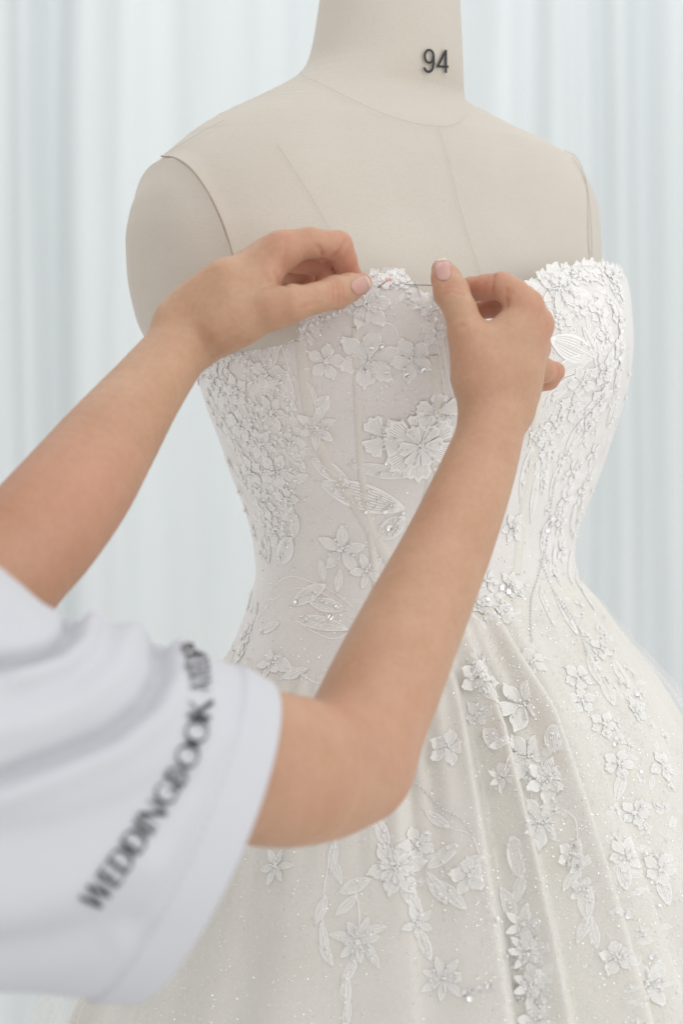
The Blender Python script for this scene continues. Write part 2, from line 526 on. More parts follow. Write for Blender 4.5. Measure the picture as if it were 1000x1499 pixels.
for p in [(345, 925), (400, 985), (470, 1000), (540, 975), (620, 930), (700, 886), (770, 860), (838, 845)]:
    l, n, idx = hit(BD0, *p)
    if l is not None: ws.append((idx % NT + .5, l.z))
ws.sort()
def zseam(ti):
    ti = ti % NT
    if ws[0][0] <= ti <= ws[-1][0]: return float(np.interp(ti, [w[0] for w in ws], [w[1] for w in ws]))
    span = NT - ws[-1][0] + ws[0][0]; q = ((ti - ws[-1][0]) % NT) / span
    return ws[-1][1] * (1 - q) + ws[0][1] * q
zsm = blur(np.array([zseam(t) for t in tcol]), 10)
z2 = levD[-1]
pl = np.array([pleat(t, 0) for t in tcol])
big = np.array([fa[(np.searchsorted(ft, t % NT, side='right') - 1) % len(ft)] > 2 for t in tcol]).astype(float)
big = blur(big, 6)
pl = blur(pl, 1.7) * big + blur(pl, 8) * (1 - big)
for j in range(NS):
    q = (j / (NS - 1)) ** 1.25
    zz = (zsm + 0.004) * (1 - q) + z2 * q
    depth = np.maximum(zsm - zz, 0)
    amp = 0.0030 * np.minimum(1, (depth + 0.004) / 0.07) * (1 + depth * 1.3)
    wav = 0.003 * np.minimum(1, depth / 0.2) * np.sin(tcol / NT * 2 * np.pi * 23 + 3 * np.sin(tcol * 0.11) + depth * 3)
    base = DRv(tcol, zz)
    c = base.mean(0); d = base - c; d[:, 2] = 0; d /= np.linalg.norm(d, axis=1)[:, None]
    wav = wav + 0.0026 * np.exp(-((depth - .05) / .06) ** 2) * np.sin(tcol / NT * 2 * np.pi * 61 + 5 * np.sin(tcol * 0.07)) * (0.6 + 0.4 * np.sin(tcol * .31))
    SK[j] = base + d * (amp * pl + wav + 0.0022 * np.minimum(1, depth / 0.01))[:, None]
sk = mesh_obj('skirt', SK.reshape(-1, 3), grid_faces(NS, NTS), M_SKIRT)
under(dress, sk)
def mat_veil():
    m, nt, N, L, b = new_mat('tulle_veil')
    n = noise(nt, 26, 4, vec_scale=(1, 1, .12)); r = ramp(nt, n.outputs[0], [(0.35, c4(.06, .06, .06)), (0.68, c4(.22, .22, .22))])
    b.inputs['Base Color'].default_value = c4(0.88, 0.88, 0.87); b.inputs['Roughness'].default_value = 0.7
    tr = N.new('ShaderNodeBsdfTranslucent'); tr.inputs[0].default_value = c4(.88, .88, .87)
    m1 = N.new('ShaderNodeMixShader'); m1.inputs[0].default_value = .5; L.new(b.outputs[0], m1.inputs[1]); L.new(tr.outputs[0], m1.inputs[2])
    tp_ = N.new('ShaderNodeBsdfTransparent'); m2 = N.new('ShaderNodeMixShader'); L.new(r.outputs[0], m2.inputs[0]); L.new(tp_.outputs[0], m2.inputs[1]); L.new(m1.outputs[0], m2.inputs[2])
    L.new(m2.outputs[0], N['Material Output'].inputs[0]); return m
NV = 70
VE = np.zeros((NV, NTS, 3))
env = blur(np.maximum(blur(pl, 5), blur(pl, 22)), 5)
for j in range(NV):
    q = (j / (NV - 1)) ** 1.25
    zz = (zsm - .012) * (1 - q) + z2 * q; depth = np.maximum(zsm - zz, 0)
    amp = 0.0030 * np.minimum(1, (depth + 0.004) / 0.07) * (1 + depth * 1.3)
    base = DRv(tcol, zz); c = base.mean(0); d = base - c; d[:, 2] = 0; d /= np.linalg.norm(d, axis=1)[:, None]
    fold = .0045 * np.minimum(1, depth / .1) * (1 + np.sin(tcol / NT * 2 * np.pi * 37 + 4 * np.sin(tcol * .09) + depth * 2))
    VE[j] = base + d * (amp * env + .004 + fold + .02 * np.minimum(1, depth / .3))[:, None]
under(dress, mesh_obj('tulle_overlay', VE.reshape(-1, 3), grid_faces(NV, NTS), mat_veil()))
# one search tree of the whole dress surface for sewing things on
dv = [tuple(v) for v in full.reshape(-1, 3)] + [tuple(v) for v in SK.reshape(-1, 3)]
nb = full.shape[0] * NTB
dfc = grid_faces(full.shape[0], NTB) + [tuple(i + nb for i in f) for f in grid_faces(NS, NTS)]
BD = BVHTree.FromPolygons(dv, dfc)
for p in [(460, 430), (530, 420), (420, 450), (650, 400), (700, 500), (760, 450), (820, 540), (650, 800), (600, 1100), (450, 1150), (300, 500)]:
    l1 = hit(BD, *p)[0]; l2 = hit(BF, *p)[0]
    print('depth', p, l1 and round(l1.y, 3), l2 and round(l2.y, 3))

# ------------------------------------------------------------------ person: two arms, hands, shoulders (one continuous skin)
def pr(px, py, y, r):                      # joint given by where it stands in the photo, its depth and its radius in photo pixels there
    p = P(px, py, y); return (p.x, p.y, p.z, r * S0 * K(y))
def cone_d(X, a, b):
    a0 = np.array(a[:3], X.dtype); ba = np.array(b[:3], X.dtype) - a0
    pa = X - a0; bb = float(ba @ ba)
    if bb < 1e-12: return np.sqrt(np.einsum('ij,ij->i', pa, pa)) - a[3]
    h = np.minimum(np.maximum((pa @ ba) / bb, 0), 1)
    pa -= h[:, None] * ba
    return np.sqrt(np.einsum('ij,ij->i', pa, pa)) - (a[3] + (b[3] - a[3]) * h)
def seg_d(c, A, B):
    """distance of one point to many cones"""
    ba = B[:, :3] - A[:, :3]; pa = c - A[:, :3]
    h = np.clip((pa * ba).sum(1) / np.maximum((ba * ba).sum(1), 1e-12), 0, 1)
    return np.sqrt(((pa - h[:, None] * ba) ** 2).sum(1)) - (A[:, 3] + (B[:, 3] - A[:, 3]) * h)
def smin(a, b, k):
    h = np.maximum(k - np.abs(a - b), 0) / k
    return np.minimum(a, b) - h * h * h * k / 6
def smooth(*js, n=5):
    a = np.array(js, float); q = np.arange(len(a)); qq = np.linspace(0, len(a) - 1, (len(a) - 1) * n + 1)
    m = np.gradient(a, axis=0)
    out = []
    for x in qq:
        i = min(int(x), len(a) - 2); t = x - i
        out.append((2*t**3-3*t**2+1)*a[i] + (t**3-2*t**2+t)*m[i] + (-2*t**3+3*t**2)*a[i+1] + (t**3-t**2)*m[i+1])
    return [tuple(o) for o in out]
def chain(*js): return [(js[i], js[i+1]) for i in range(len(js) - 1)]

RSH, LSH = (-0.185, -0.515, 1.115, 0.040), (-0.40, -0.25, 1.135, 0.050)
# (list of cones, blend) groups: limbs, palms, then fingers
limb, fingers, creases = [], [], []
# --- far arm (its hand pinches the lace edge on the viewer's left)
w0 = pr(279, 487, -.215, 44)
limb += [(chain(LSH, (-0.30, -0.29, 1.145, 0.043), pr(-10, 858, -.355, 84)), .02)]
limb += [(chain(*smooth(pr(-10, 858, -.355, 84), pr(52, 787, -.335, 89), pr(110, 716, -.31, 83), pr(157, 650, -.285, 72), pr(215, 570, -.25, 56), w0, pr(305, 458, -.215, 40))), .016)]
limb += [((pr(262, 470, -.220, 36), pr(330, 415, -.222, 36)), .016), ((pr(292, 500, -.215, 34), pr(345, 468, -.228, 38)), .016)]
limb += [((pr(300, 455, -.218, 38), pr(414, 368, -.218, 29)), .014), ((pr(290, 455, -.205, 38), pr(398, 372, -.202, 28)), .014),
         ((pr(285, 460, -.195, 36), pr(390, 382, -.187, 26)), .014), ((pr(285, 470, -.190, 34), pr(382, 398, -.174, 24)), .014)]
limb += [((pr(325, 478, -.230, 36), pr(424, 444, -.238, 27)), .014), ((pr(345, 440, -.225, 36), pr(392, 408, -.226, 19)), .012)]
fingers.append(chain(pr(400, 453, -.237, 30), pr(428, 446, -.238, 26), pr(462, 437, -.232, 21.5), pr(492, 428.5, -.222, 24), pr(512, 421, -.213, 20), pr(530, 414.5, -.204, 14.5)))
fingers.append(chain(pr(410, 366, -.218, 27), pr(452, 356, -.212, 21.5), pr(495, 360, -.205, 20.5), pr(504, 380, -.199, 17.5), pr(510, 402, -.193, 17), pr(528, 420, -.186, 13)))
fingers.append(chain(pr(398, 374, -.202, 24), pr(436, 383, -.192, 17), pr(474, 390, -.186, 16), pr(481, 404, -.188, 15), pr(472, 424, -.190, 14), pr(456, 434, -.194, 12)))
fingers.append(chain(pr(390, 384, -.187, 23), pr(420, 396, -.176, 16), pr(450, 407, -.168, 15), pr(455, 420, -.168, 14), pr(440, 432, -.174, 13)))
fingers.append(chain(pr(382, 398, -.174, 22), pr(410, 408, -.166, 17), pr(430, 416, -.160, 15), pr(425, 428, -.165, 13)))
# --- near arm
w1 = pr(729, 585, -.205, 44)
limb += [(chain(*smooth(RSH, pr(110, 1085, -.468, 104), pr(300, 1112, -.432, 110), pr(405, 1126, -.405, 113), pr(470, 1130, -.378, 100), pr(512, 1116, -.350, 91))), .020)]
limb += [(chain(*smooth(pr(515, 1112, -.348, 89), pr(556, 1018, -.326, 85), pr(600, 920, -.295, 77), pr(652, 808, -.262, 66), pr(693, 708, -.235, 57), pr(718, 635, -.217, 49), w1, pr(738, 545, -.208, 42))), .013)]
limb += [((pr(712, 600, -.212, 36), pr(705, 560, -.214, 38)), .016), ((pr(752, 600, -.205, 30), pr(752, 560, -.203, 34)), .016)]
limb += [((pr(725, 560, -.212, 40), pr(770, 450, -.212, 26)), .014), ((pr(740, 560, -.208, 38), pr(784, 476, -.200, 27)), .014),
         ((pr(748, 560, -.202, 36), pr(780, 508, -.186, 26)), .014), ((pr(752, 565, -.196, 33), pr(772, 534, -.174, 24)), .014)]
limb += [((pr(702, 545, -.218, 40), pr(685, 490, -.222, 27)), .014), ((pr(708, 520, -.218, 38), pr(745, 487, -.216, 26)), .014)]
fingers.append(chain(pr(692, 510, -.220, 30), pr(684, 486, -.222, 27), pr(674, 455, -.219, 23.5), pr(661, 428, -.212, 25.5), pr(653, 408, -.206, 21), pr(648, 395.5, -.201, 16.5)))
fingers.append(chain(pr(770, 448, -.212, 25), pr(752, 430, -.212, 21.5), pr(735, 419, -.208, 19.5), pr(712, 421, -.199, 18), pr(690, 424, -.192, 17), pr(666, 430, -.186, 13)))
fingers.append(chain(pr(784, 476, -.200, 25), pr(765, 452, -.192, 21), pr(745, 441, -.184, 18.5), pr(722, 448, -.178, 16.5), pr(702, 455, -.176, 14)))
fingers.append(chain(pr(780, 508, -.186, 24), pr(776, 484, -.174, 19), pr(760, 470, -.164, 17), pr(735, 478, -.163, 14)))
fingers.append(chain(pr(774, 534, -.174, 22), pr(794, 542, -.168, 18.5), pr(813, 544, -.160, 13), pr(804, 556, -.153, 14), pr(782, 564, -.152, 13)))
# --- shoulders and chest, under the shirt
MIDS = (-0.30, -0.405, 1.135, 0.062)
limb += [((RSH, MIDS), .05), ((MIDS, LSH), .05)]
# head, just outside the picture, turned to the work
HC = np.array([-0.315, -0.40, 1.375]); HF = np.array([.78, .60, -.18]); HF /= np.linalg.norm(HF)
HR = np.cross(HF, [0, 0, 1]); HR /= np.linalg.norm(HR); HU = np.cross(HR, HF)
def hd(f, r, u, rad): return (*(HC + HF * f + HR * r + HU * u), rad)
limb += [((MIDS, hd(-.03, 0, -.09, .046)), .04), ((hd(-.03, 0, -.10, .046), hd(-.02, 0, -.03, .05)), .03), ((hd(-.028, 0, .012, .078), hd(.012, 0, .02, .073)), .03), ((hd(.03, .012, -.055, .046), hd(.03, -.012, -.055, .046)), .03),
         ((hd(.055, 0, -.075, .026), hd(.062, 0, -.088, .020)), .03), ((hd(.076, 0, .004, .010), hd(.094, 0, -.026, .0105)), .010), ((hd(.082, .011, -.030, .006), hd(.082, -.011, -.030, .006)), .008),
         ((hd(.073, .014, -.052, .0075), hd(.073, -.014, -.052, .0075)), .008), ((hd(.070, .012, -.061, .0085), hd(.070, -.012, -.061, .0085)), .008), ((hd(.066, .04, .018, .014), hd(.066, -.04, .018, .014)), .02)]
for sd in (-1, 1): limb += [((hd(-.012, .076 * sd, .008, .011), hd(-.006, .074 * sd, -.03, .009)), .01), ((hd(.05, .034 * sd, -.025, .022), hd(.045, .036 * sd, -.04, .022)), .025)]
limb = [(c if isinstance(c, list) else [c], k) for c, k in limb]
ALLS = [(i, c) for i, l in enumerate(limb) for c in l[0]] + [(100 + i, c) for i, f in enumerate(fingers) for c in f]
SA = np.array([c[0] for _, c in ALLS]); SB = np.array([c[1] for _, c in ALLS]); SI = np.array([i for i, _ in ALLS])
def near(c):
    d = seg_d(c, SA, SB); ld = np.array([d[SI == i].min() for i in range(len(limb))]); fd = np.array([d[SI == 100 + i].min() for i in range(len(fingers))])
    return ld, fd
def poly_d(X, segs):
    d = cone_d(X, *segs[0])
    for c in segs[1:]: d = np.minimum(d, cone_d(X, *c))
    return d
def sdf(X, lim=None, fin=None):
    d = np.full(len(X), 1.0, X.dtype)
    X0, rX = X.mean(0)[None], np.linalg.norm(X - X.mean(0), axis=1).max()
    for i in (range(len(limb)) if lim is None else lim):
        segs = limb[i][0]
        if lim is not None and len(segs) > 1:
            q = seg_d(X0[0], SA[SI == i], SB[SI == i]); segs = [c for c, e in zip(segs, q) if e < q.min() + 2 * rX + .002]
        d = smin(d, poly_d(X, segs), limb[i][1])
    f = np.full(len(X), 1.0, X.dtype)
    for i in (range(len(fingers)) if fin is None else fin):
        g = np.full(len(X), 1.0, X.dtype)
        for c in fingers[i]: g = smin(g, cone_d(X, *c), .0045)
        f = smin(f, g, .0008)
    d = smin(d, f, .0048)
    for pts, dep, wid in creases:
        c = sum(pts) / len(pts)
        m = np.linalg.norm(X - c, axis=1) < 0.04
        if not m.any(): continue
        e = np.full(m.sum(), 1.0)
        for a, b in zip(pts[:-1], pts[1:]):
            e = np.minimum(e, cone_d(X[m], (*a, 0), (*b, 0)))
        d[m] += dep * np.exp(-(e / wid) ** 2)
    return d
# knuckle lines and flexion creases: (points in photo pixels, groove depth, width), found on the skin along the line of sight
def on_skin(px, py):
    d = np.array(ray(px, py)); t = 0.55
    for _ in range(80):
        x = np.array(CAM) + d * t; e = float(sdf(x[None])[0]); t += e * 0.9
        if abs(e) < 1e-4: break
    return x
def cr(pts, dep, wid): return ([on_skin(*p) for p in pts], dep * (1.35 if wid < .002 else 1), max(wid, .0012))
new = [cr([(486, 414), (488, 428), (489, 441)], .0008, .0011), cr([(492, 412), (495, 428), (496, 443)], .0011, .0011), cr([(499, 415), (502, 430), (502, 441)], .0007, .0010),
       cr([(480, 418), (481, 430), (482, 440)], .0004, .0012),
       cr([(650, 424), (663, 420), (676, 424)], .0008, .0012), cr([(648, 431), (662, 427), (678, 431)], .0007, .0011), cr([(653, 417), (663, 414), (672, 417)], .0005, .0011),
       cr([(466, 362), (471, 370), (471, 380)], .0013, .0014), cr([(486, 378), (500, 364), (507, 352)], .0010, .0013),
       cr([(723, 404), (720, 418), (723, 434)], .0018, .0015), cr([(742, 426), (739, 436), (742, 447)], .0012, .0014), cr([(750, 428), (744, 434), (742, 440)], .0008, .0013),
       cr([(310, 524), (326, 512), (346, 505), (362, 500)], .0013, .0015), cr([(318, 508), (334, 500), (350, 496)], .0006, .0015),
       cr([(404, 400), (410, 414), (420, 418)], .0014, .0016), cr([(418, 352), (420, 372), (416, 392)], .0007, .003), cr([(440, 452), (452, 447), (466, 444)], .0004, .0014),
       cr([(424, 478), (436, 466), (446, 462)], .0006, .0014), cr([(664, 484), (670, 478), (678, 476)], .0007, .0014), cr([(812, 531), (816, 536), (818, 546)], .0004, .0013),
       cr([(436, 1004), (470, 1022), (500, 1042), (516, 1062)], .0050, .0055), cr([(455, 1030), (480, 1050), (492, 1070)], .0012, .006)]
creases += new

def surface_nets(vox, B=11):
    lo = np.array([-0.50, -0.70, 0.90]); hi = np.array([0.22, -0.12, 1.52])
    nb = np.ceil((hi - lo) / (vox * B)).astype(int)
    gi = np.stack(np.meshgrid(*[np.arange(n) for n in nb], indexing='ij'), -1).reshape(-1, 3)
    cen = lo + (gi + 0.5) * vox * B
    rad = vox * (B + 2) * 0.5 * math.sqrt(3) + 0.001
    dc = sdf(cen)
    act = np.abs(dc) < rad * 1.15 + 0.002
    gi, cen = gi[act], cen[act]
    # which cones matter per block
    LD = np.stack([poly_d(cen, l[0]) for l in limb], 1)
    FD = np.stack([np.min([cone_d(cen, *c) for c in f], 0) for f in fingers], 1)
    n = B + 2
    N = (nb * B + 4).astype(np.int64)
    loc = np.stack(np.meshgrid(*[np.arange(n)] * 3, indexing='ij'), -1).reshape(-1, 3)
    V, VI, Q = [], [], []
    off = np.array([[0,0,0],[1,0,0],[0,1,0],[1,1,0],[0,0,1],[1,0,1],[0,1,1],[1,1,1]])
    edges = [(0,1),(2,3),(4,5),(6,7),(0,2),(1,3),(4,6),(5,7),(0,4),(1,5),(2,6),(3,7)]
    key = lambda a: (a[..., 0] * N[1] + a[..., 1]) * N[2] + a[..., 2]
    for b, c, ld, fd in zip(gi, cen, LD, FD):
        G = b * B + loc                          # sample indices, one cell of overlap
        X = (lo + G * vox).astype(np.float32)
        m = min(ld.min(), fd.min())
        S = sdf(X, np.nonzero(ld < m + 0.024 + rad * 2)[0], np.nonzero(fd < m + 0.012 + rad * 2)[0]).reshape(n, n, n)
        ins = S < 0
        if ins.all() or not ins.any(): continue
        corner = np.stack([S[o[0]:o[0]+n-1, o[1]:o[1]+n-1, o[2]:o[2]+n-1] for o in off], -1)[:B, :B, :B].reshape(-1, 8)
        cb = (np.stack(np.meshgrid(*[np.arange(B)]*3, indexing='ij'), -1) + b * B).reshape(-1, 3)
        k = (corner < 0).sum(1); on = (k > 0) & (k < 8)
        cv, cb = corner[on], cb[on]
        acc = np.zeros((len(cv), 3)); cnt = np.zeros(len(cv))
        for i, j in edges:
            x = (cv[:, i] < 0) != (cv[:, j] < 0)
            t = np.where(x, cv[:, i] / np.where(x, cv[:, i] - cv[:, j], 1), 0)
            acc += x[:, None] * (off[i] + t[:, None] * (off[j] - off[i])); cnt += x
        V.append(lo + (cb + acc / cnt[:, None]) * vox); VI.append(key(cb))
        for ax in range(3):                      # quads round every crossed edge owned by this block
            o1 = np.zeros(3, int); o1[ax] = 1
            s0 = S[1:B+1, 1:B+1, 1:B+1] < 0
            s1 = S[1+o1[0]:B+1+o1[0], 1+o1[1]:B+1+o1[1], 1+o1[2]:B+1+o1[2]] < 0
            idx = np.argwhere(s0 != s1)
            if not len(idx): continue
            flip = s0[tuple(idx.T)]
            g = idx + 1 + b * B
            u, v = np.zeros(3, int), np.zeros(3, int); u[(ax+1) % 3] = 1; v[(ax+2) % 3] = 1
            q = np.stack([key(g), key(g - u), key(g - u - v), key(g - v)], 1)
            q[~flip] = q[~flip][:, ::-1]
            Q.append(q)
    V = np.concatenate(V); VI = np.concatenate(VI); Q = np.concatenate(Q)
    VI, first = np.unique(VI, return_index=True); V = V[first]
    fi = np.searchsorted(VI, Q); fi = np.clip(fi, 0, len(VI) - 1)
    ok = (VI[fi] == Q).all(1)
    return V, fi[ok]
VOX = 0.0022
bv, bf_ = surface_nets(VOX)
# settle the vertices on the exact surface, cell by cell with only the nearby cones
def settle(X, cell=0.03):
    kk = np.floor(X / cell).astype(np.int64); kk = (kk[:, 0] * 4096 + kk[:, 1]) * 4096 + kk[:, 2]
    order = np.argsort(kk); cuts = np.nonzero(np.diff(kk[order]))[0] + 1
    out = X.copy(); e = np.float32(0.0008); X = X.astype(np.float32); I3 = np.eye(3, dtype=np.float32)
    for ids in np.split(order, cuts):
        x = X[ids]; ld, fd = near(x.mean(0)); m = min(ld.min(), fd.min())
        li, fi = np.nonzero(ld < m + 0.07)[0], np.nonzero(fd < m + 0.055)[0]
        d0 = sdf(x, li, fi)
        g = np.stack([sdf(x + I3[i] * e, li, fi) - d0 for i in range(3)], 1) / e
        g /= np.maximum(np.linalg.norm(g, axis=1), 0.3)[:, None]
        out[ids] = x - g * np.clip(d0, -VOX, VOX)[:, None] * 0.9
    return out
bv = settle(bv)
hb_ = bmesh.new(); hvs = [hb_.verts.new(tuple(v)) for v in bv]
for q in bf_: hb_.faces.new([hvs[i] for i in q])
hands = [(np.array(P(440, 412, -.212)), .062), (np.array(P(722, 468, -.205)), .064)]
inh = np.zeros(len(bv), bool)
for c, r in hands: inh |= np.linalg.norm(bv - c, axis=1) < r
hb_.verts.index_update()
bmesh.ops.subdivide_edges(hb_, edges=[e for e in hb_.edges if inh[e.verts[0].index] and inh[e.verts[1].index]], cuts=1, use_grid_fill=True)
hb_.verts.index_update()
bv = np.array([v.co[:] for v in hb_.verts]); bf_ = [tuple(v.index for v in f.verts) for f in hb_.faces]; hb_.free()
inh = np.zeros(len(bv), bool)
for c, r in hands: inh |= np.linalg.norm(bv - c, axis=1) < r + .004
bv[inh] = settle(bv[inh])
print('body verts', len(bv), 'quads', len(bf_))

def mat_skin():
    m, nt, N, L, b = new_mat('skin')
    n1 = noise(nt, 30, 7, rough=.68); n2 = noise(nt, 1000, 3); n3 = noise(nt, 300, 4)
    r = ramp(nt, n1.outputs[0], [(0.30, c4(0.48, 0.278, 0.172)), (0.5, c4(0.52, 0.316, 0.202)), (0.70, c4(0.56, 0.35, 0.235))])
    at = N.new('ShaderNodeAttribute'); at.attribute_name = 'flush'
    mx = N.new('ShaderNodeMixRGB'); mx.blend_type = 'MIX'
    L.new(at.outputs['Fac'], mx.inputs[0]); L.new(r.outputs[0], mx.inputs[1]); mx.inputs[2].default_value = c4(0.55, 0.25, 0.17)
    r3 = ramp(nt, n3.outputs[0], [(0.3, c4(0.95, 0.935, 0.92)), (0.6, c4(1, 1, 1))])
    m2 = N.new('ShaderNodeMixRGB'); m2.blend_type = 'MULTIPLY'; m2.inputs[0].default_value = 1
    L.new(mx.outputs[0], m2.inputs[1]); L.new(r3.outputs[0], m2.inputs[2])
    L.new(m2.outputs[0], b.inputs['Base Color'])
    b.inputs['Roughness'].default_value = 0.47
    b.inputs['Specular IOR Level'].default_value = 0.42
    b.inputs['Subsurface Weight'].default_value = 0.35
    b.inputs['Subsurface Radius'].default_value = (1.0, 0.35, 0.18)
    b.inputs['Subsurface Scale'].default_value = 0.004
    B1 = bump(nt, n2.outputs[0], 0.35, 0.0004); B2 = bump(nt, n3.outputs[0], 0.2, 0.0012, B1)
    L.new(B2.outputs[0], b.inputs['Normal'])
    return m
M_SKIN = mat_skin()
M_NAIL = mat_plain('nail', (0.55, 0.315, 0.27), 0.38, coat=0.15, var=0.03)
M_NAILTIP = mat_plain('nail_free_edge', (0.66, 0.52, 0.42), 0.3, var=0.03)
M_SHIRT = mat_plain('white_jersey', (0.58, 0.588, 0.625), 0.9, scale=30, var=0.01)
nt = M_SHIRT.node_tree; nz = noise(nt, 1400, 2)
nt.links.new(bump(nt, nz.outputs[0], 0.25, 0.0005).outputs[0], nt.nodes['Principled BSDF'].inputs['Normal'])

person = empty('person', (-0.30, -0.40, 0.86))
tag(person, 'person in a white T-shirt reaching both arms out to pin the lace edge', 'person')
body = mesh_obj('body', bv, bf_, M_SKIN); under(person, body)
fl = np.zeros(len(bv))
for px, py, y, r, a in [(530, 415, -.204, .012, .7), (505, 352, -.205, .014, .45), (512, 395, -.195, .014, .55), (470, 395, -.19, .020, .75), (440, 415, -.19, .02, .8), (455, 360, -.21, .014, .35),
                        (412, 395, -.225, .013, .45), (494, 430, -.235, .010, .25), (648, 392, -.205, .012, .6), (634, 425, -.21, .009, .55), (735, 415, -.205, .016, .55), (705, 424, -.195, .016, .7), (725, 450, -.18, .02, .8), (745, 440, -.20, .012, .45),
                        (812, 546, -.16, .014, .5), (795, 545, -.165, .012, .4), (540, 1190, -.36, .035, .35), (480, 1035, -.385, .022, .3), (790, 455, -.21, .014, .2), (60, 800, -.35, .07, .35), (120, 700, -.33, .05, .2), (700, 545, -.24, .022, .2), (655, 500, -.22, .012, .3), (420, 440, -.25, .014, .2), (400, 350, -.22, .012, .3), (420, 342, -.22, .010, .3), (775, 440, -.22, .012, .3), (800, 480, -.21, .012, .3), (795, 515, -.20, .012, .25), (640, 760, -.28, .04, .15), (600, 1010, -.36, .05, .2), (420, 1160, -.44, .05, .2), (690, 640, -.25, .03, .12)]:
    c = np.array(P(px, py, y)); fl += a * np.exp(-((np.linalg.norm(bv - c, axis=1) / r) ** 2))
for pts, dep, wid in creases:
    if wid > .004: continue
    c = sum(pts) / len(pts); m = np.linalg.norm(bv - c, axis=1) < .03
    e = np.min([cone_d(bv[m], (*a, 0), (*b, 0)) for a, b in zip(pts[:-1], pts[1:])], 0)
    fl[m] += .45 * np.exp(-(e / .0013) ** 2)
at = body.data.attributes.new('flush', 'FLOAT', 'POINT'); at.data.foreach_set('value', np.clip(fl, 0, 0.85).astype(np.float32))
BB = BVHTree.FromPolygons([tuple(v) for v in bv], [tuple(f) for f in bf_])

def nail(cx_, cy_, ax, ln, wd, parent):
    """nail plate laid on the thumb: ax = pixel angle of the direction to the tip"""
    dx, dy = math.cos(ax), math.sin(ax)
    def plate(u0, u1, lift, name, mat):
        nu, nv = 14, 15
        v, f = [], []
        for i in range(nu):
            u = u0 + (u1 - u0) * i / (nu - 1)
            # rounded root and rounded tip
            e = max(0.0, 1 - max(0, (-u - 0.30) / 0.72) ** 2.2 - max(0, (u - 0.45) / 0.58) ** 2.2) ** 0.5 * (0.93 + 0.07 * u)
            for j in range(nv):
                q = (j / (nv - 1) * 2 - 1)
                px = cx_ + dx * u * ln - dy * q * wd * e; py = cy_ + dy * u * ln + dx * q * wd * e
                l, n, _ = BB.ray_cast(CAM, ray(px, py))[:3]
                if l is None or (l - P(cx_, cy_, 0)).length > 10: l, n, d_, _ = (lambda r_: (r_[0], r_[1], 0, 0))(BB.find_nearest(P(px, py, -.21)))
                v.append(l + n * (lift * (1 - 0.75 * abs(q) ** 4) * (0.35 + 0.65 * min(1, (u + 1.05) / 0.35))))
        for i in range(nu - 1):
            for j in range(nv - 1):
                a = i * nv + j; f.append((a, a + 1, a + nv + 1, a + nv))
        o = mesh_obj(name, v, f, mat, parent)
        md = o.modifiers.new('thick', 'SOLIDIFY'); md.thickness = 0.0003; md.offset = 1
        return o
    plate(-1, 0.74, 0.00035, 'nail', M_NAIL)
    plate(0.73, 1.0, 0.0004, 'nail_tip', M_NAILTIP)
nail(528, 418.5, math.radians(-24), 14, 12.5, body)
nail(648.5, 395, math.radians(-97), 16.5, 12, body)

# hair tied back, eyes: outside the picture, seen only from other places
M_HAIR = mat_plain('dark_hair', (0.035, 0.024, 0.018), 0.45, scale=300, var=0.4)
M_EYE = mat_plain('eye', (0.10, 0.07, 0.05), 0.15, var=0.1)
hv, hf = [], []
vs_, fs_ = ICO[3]
keep = []
for v in vs_:
    d = np.array(v); f_, r_, u_ = d @ HF, d @ HR, d @ HU
    p = HC + HF * (-.012 + f_ * .098) + HR * (r_ * .089) + HU * (.018 + u_ * .094)
    rip = 1 + .012 * math.sin(28 * math.atan2(r_, u_ + .01))
    hv.append(tuple(HC + (p - HC) * rip)); keep.append(not (f_ > .45 and u_ < .62 or f_ > .12 and u_ < -.25 and abs(r_) < .97 or u_ < -.72))
hf = [f for f in fs_ if all(keep[i] for i in f)]
hair = mesh_obj('hair', hv, hf, M_HAIR); under(person, hair)
hair.modifiers.new('thick', 'SOLIDIFY').thickness = .006
b_ = MB(); b_.add(ico(HC - HF * .115 + HU * .03, .034, 3, squash=.85)); b_.build('hair_bun', M_HAIR, hair)
for sd in (-1, 1):
    under(person, mesh_obj('eye', *ico(HC + HF * .0725 + HR * .030 * sd + HU * .002, .0115, 2), M_EYE))
# T-shirt
def ringpts(top, bot, bdx, bdy, bdep, n):
    A0, A1 = np.array(P(*top)), np.array(P(*bot))
    C, A = (A0 + A1) / 2, (A0 - A1) / 2
    cpx = ((top[0] + bot[0]) / 2, (top[1] + bot[1]) / 2, (top[2] + bot[2]) / 2)
    Bv = np.array(P(cpx[0] + bdx, cpx[1] + bdy, cpx[2])) - np.array(P(*cpx)) + np.array([0, bdep, 0])
    t = np.linspace(0, 2*np.pi, n, endpoint=False)
    return C + np.outer(np.cos(t), A) + np.outer(np.sin(t), Bv)
rs = [((400, 1004, -.435), (180, 1452, -.455), 56, 20, -.072), ((366, 985, -.44), (140, 1450, -.46), 50, 18, -.074), ((320, 966, -.45), (92, 1446, -.47), 44, 12, -.078), ((240, 941, -.46), (30, 1440, -.48), 36, 10, -.082),
      ((150, 916, -.475), (-40, 1440, -.49), 26, 8, -.085), ((70, 889, -.49), (-110, 1432, -.505), 18, 6, -.088), ((20, 850, -.50), (-170, 1425, -.515), 10, 4, -.09),
      ((-30, 815, -.51), (-240, 1420, -.525), 0, 0, -.09), ((-110, 800, -.52), (-330, 1420, -.535), -10, 0, -.085), ((-220, 810, -.53), (-430, 1430, -.54), -20, 0, -.07), ((-300, 880, -.50), (-450, 1250, -.50), -20, 0, -.03), ((-350, 980, -.47), (-420, 1120, -.47), -20, 0, -.008)]
NTS2, NR2 = 200, 150
key = np.array([ringpts(*r, NTS2) for r in rs])
qs = np.linspace(0, len(rs) - 1, NR2)
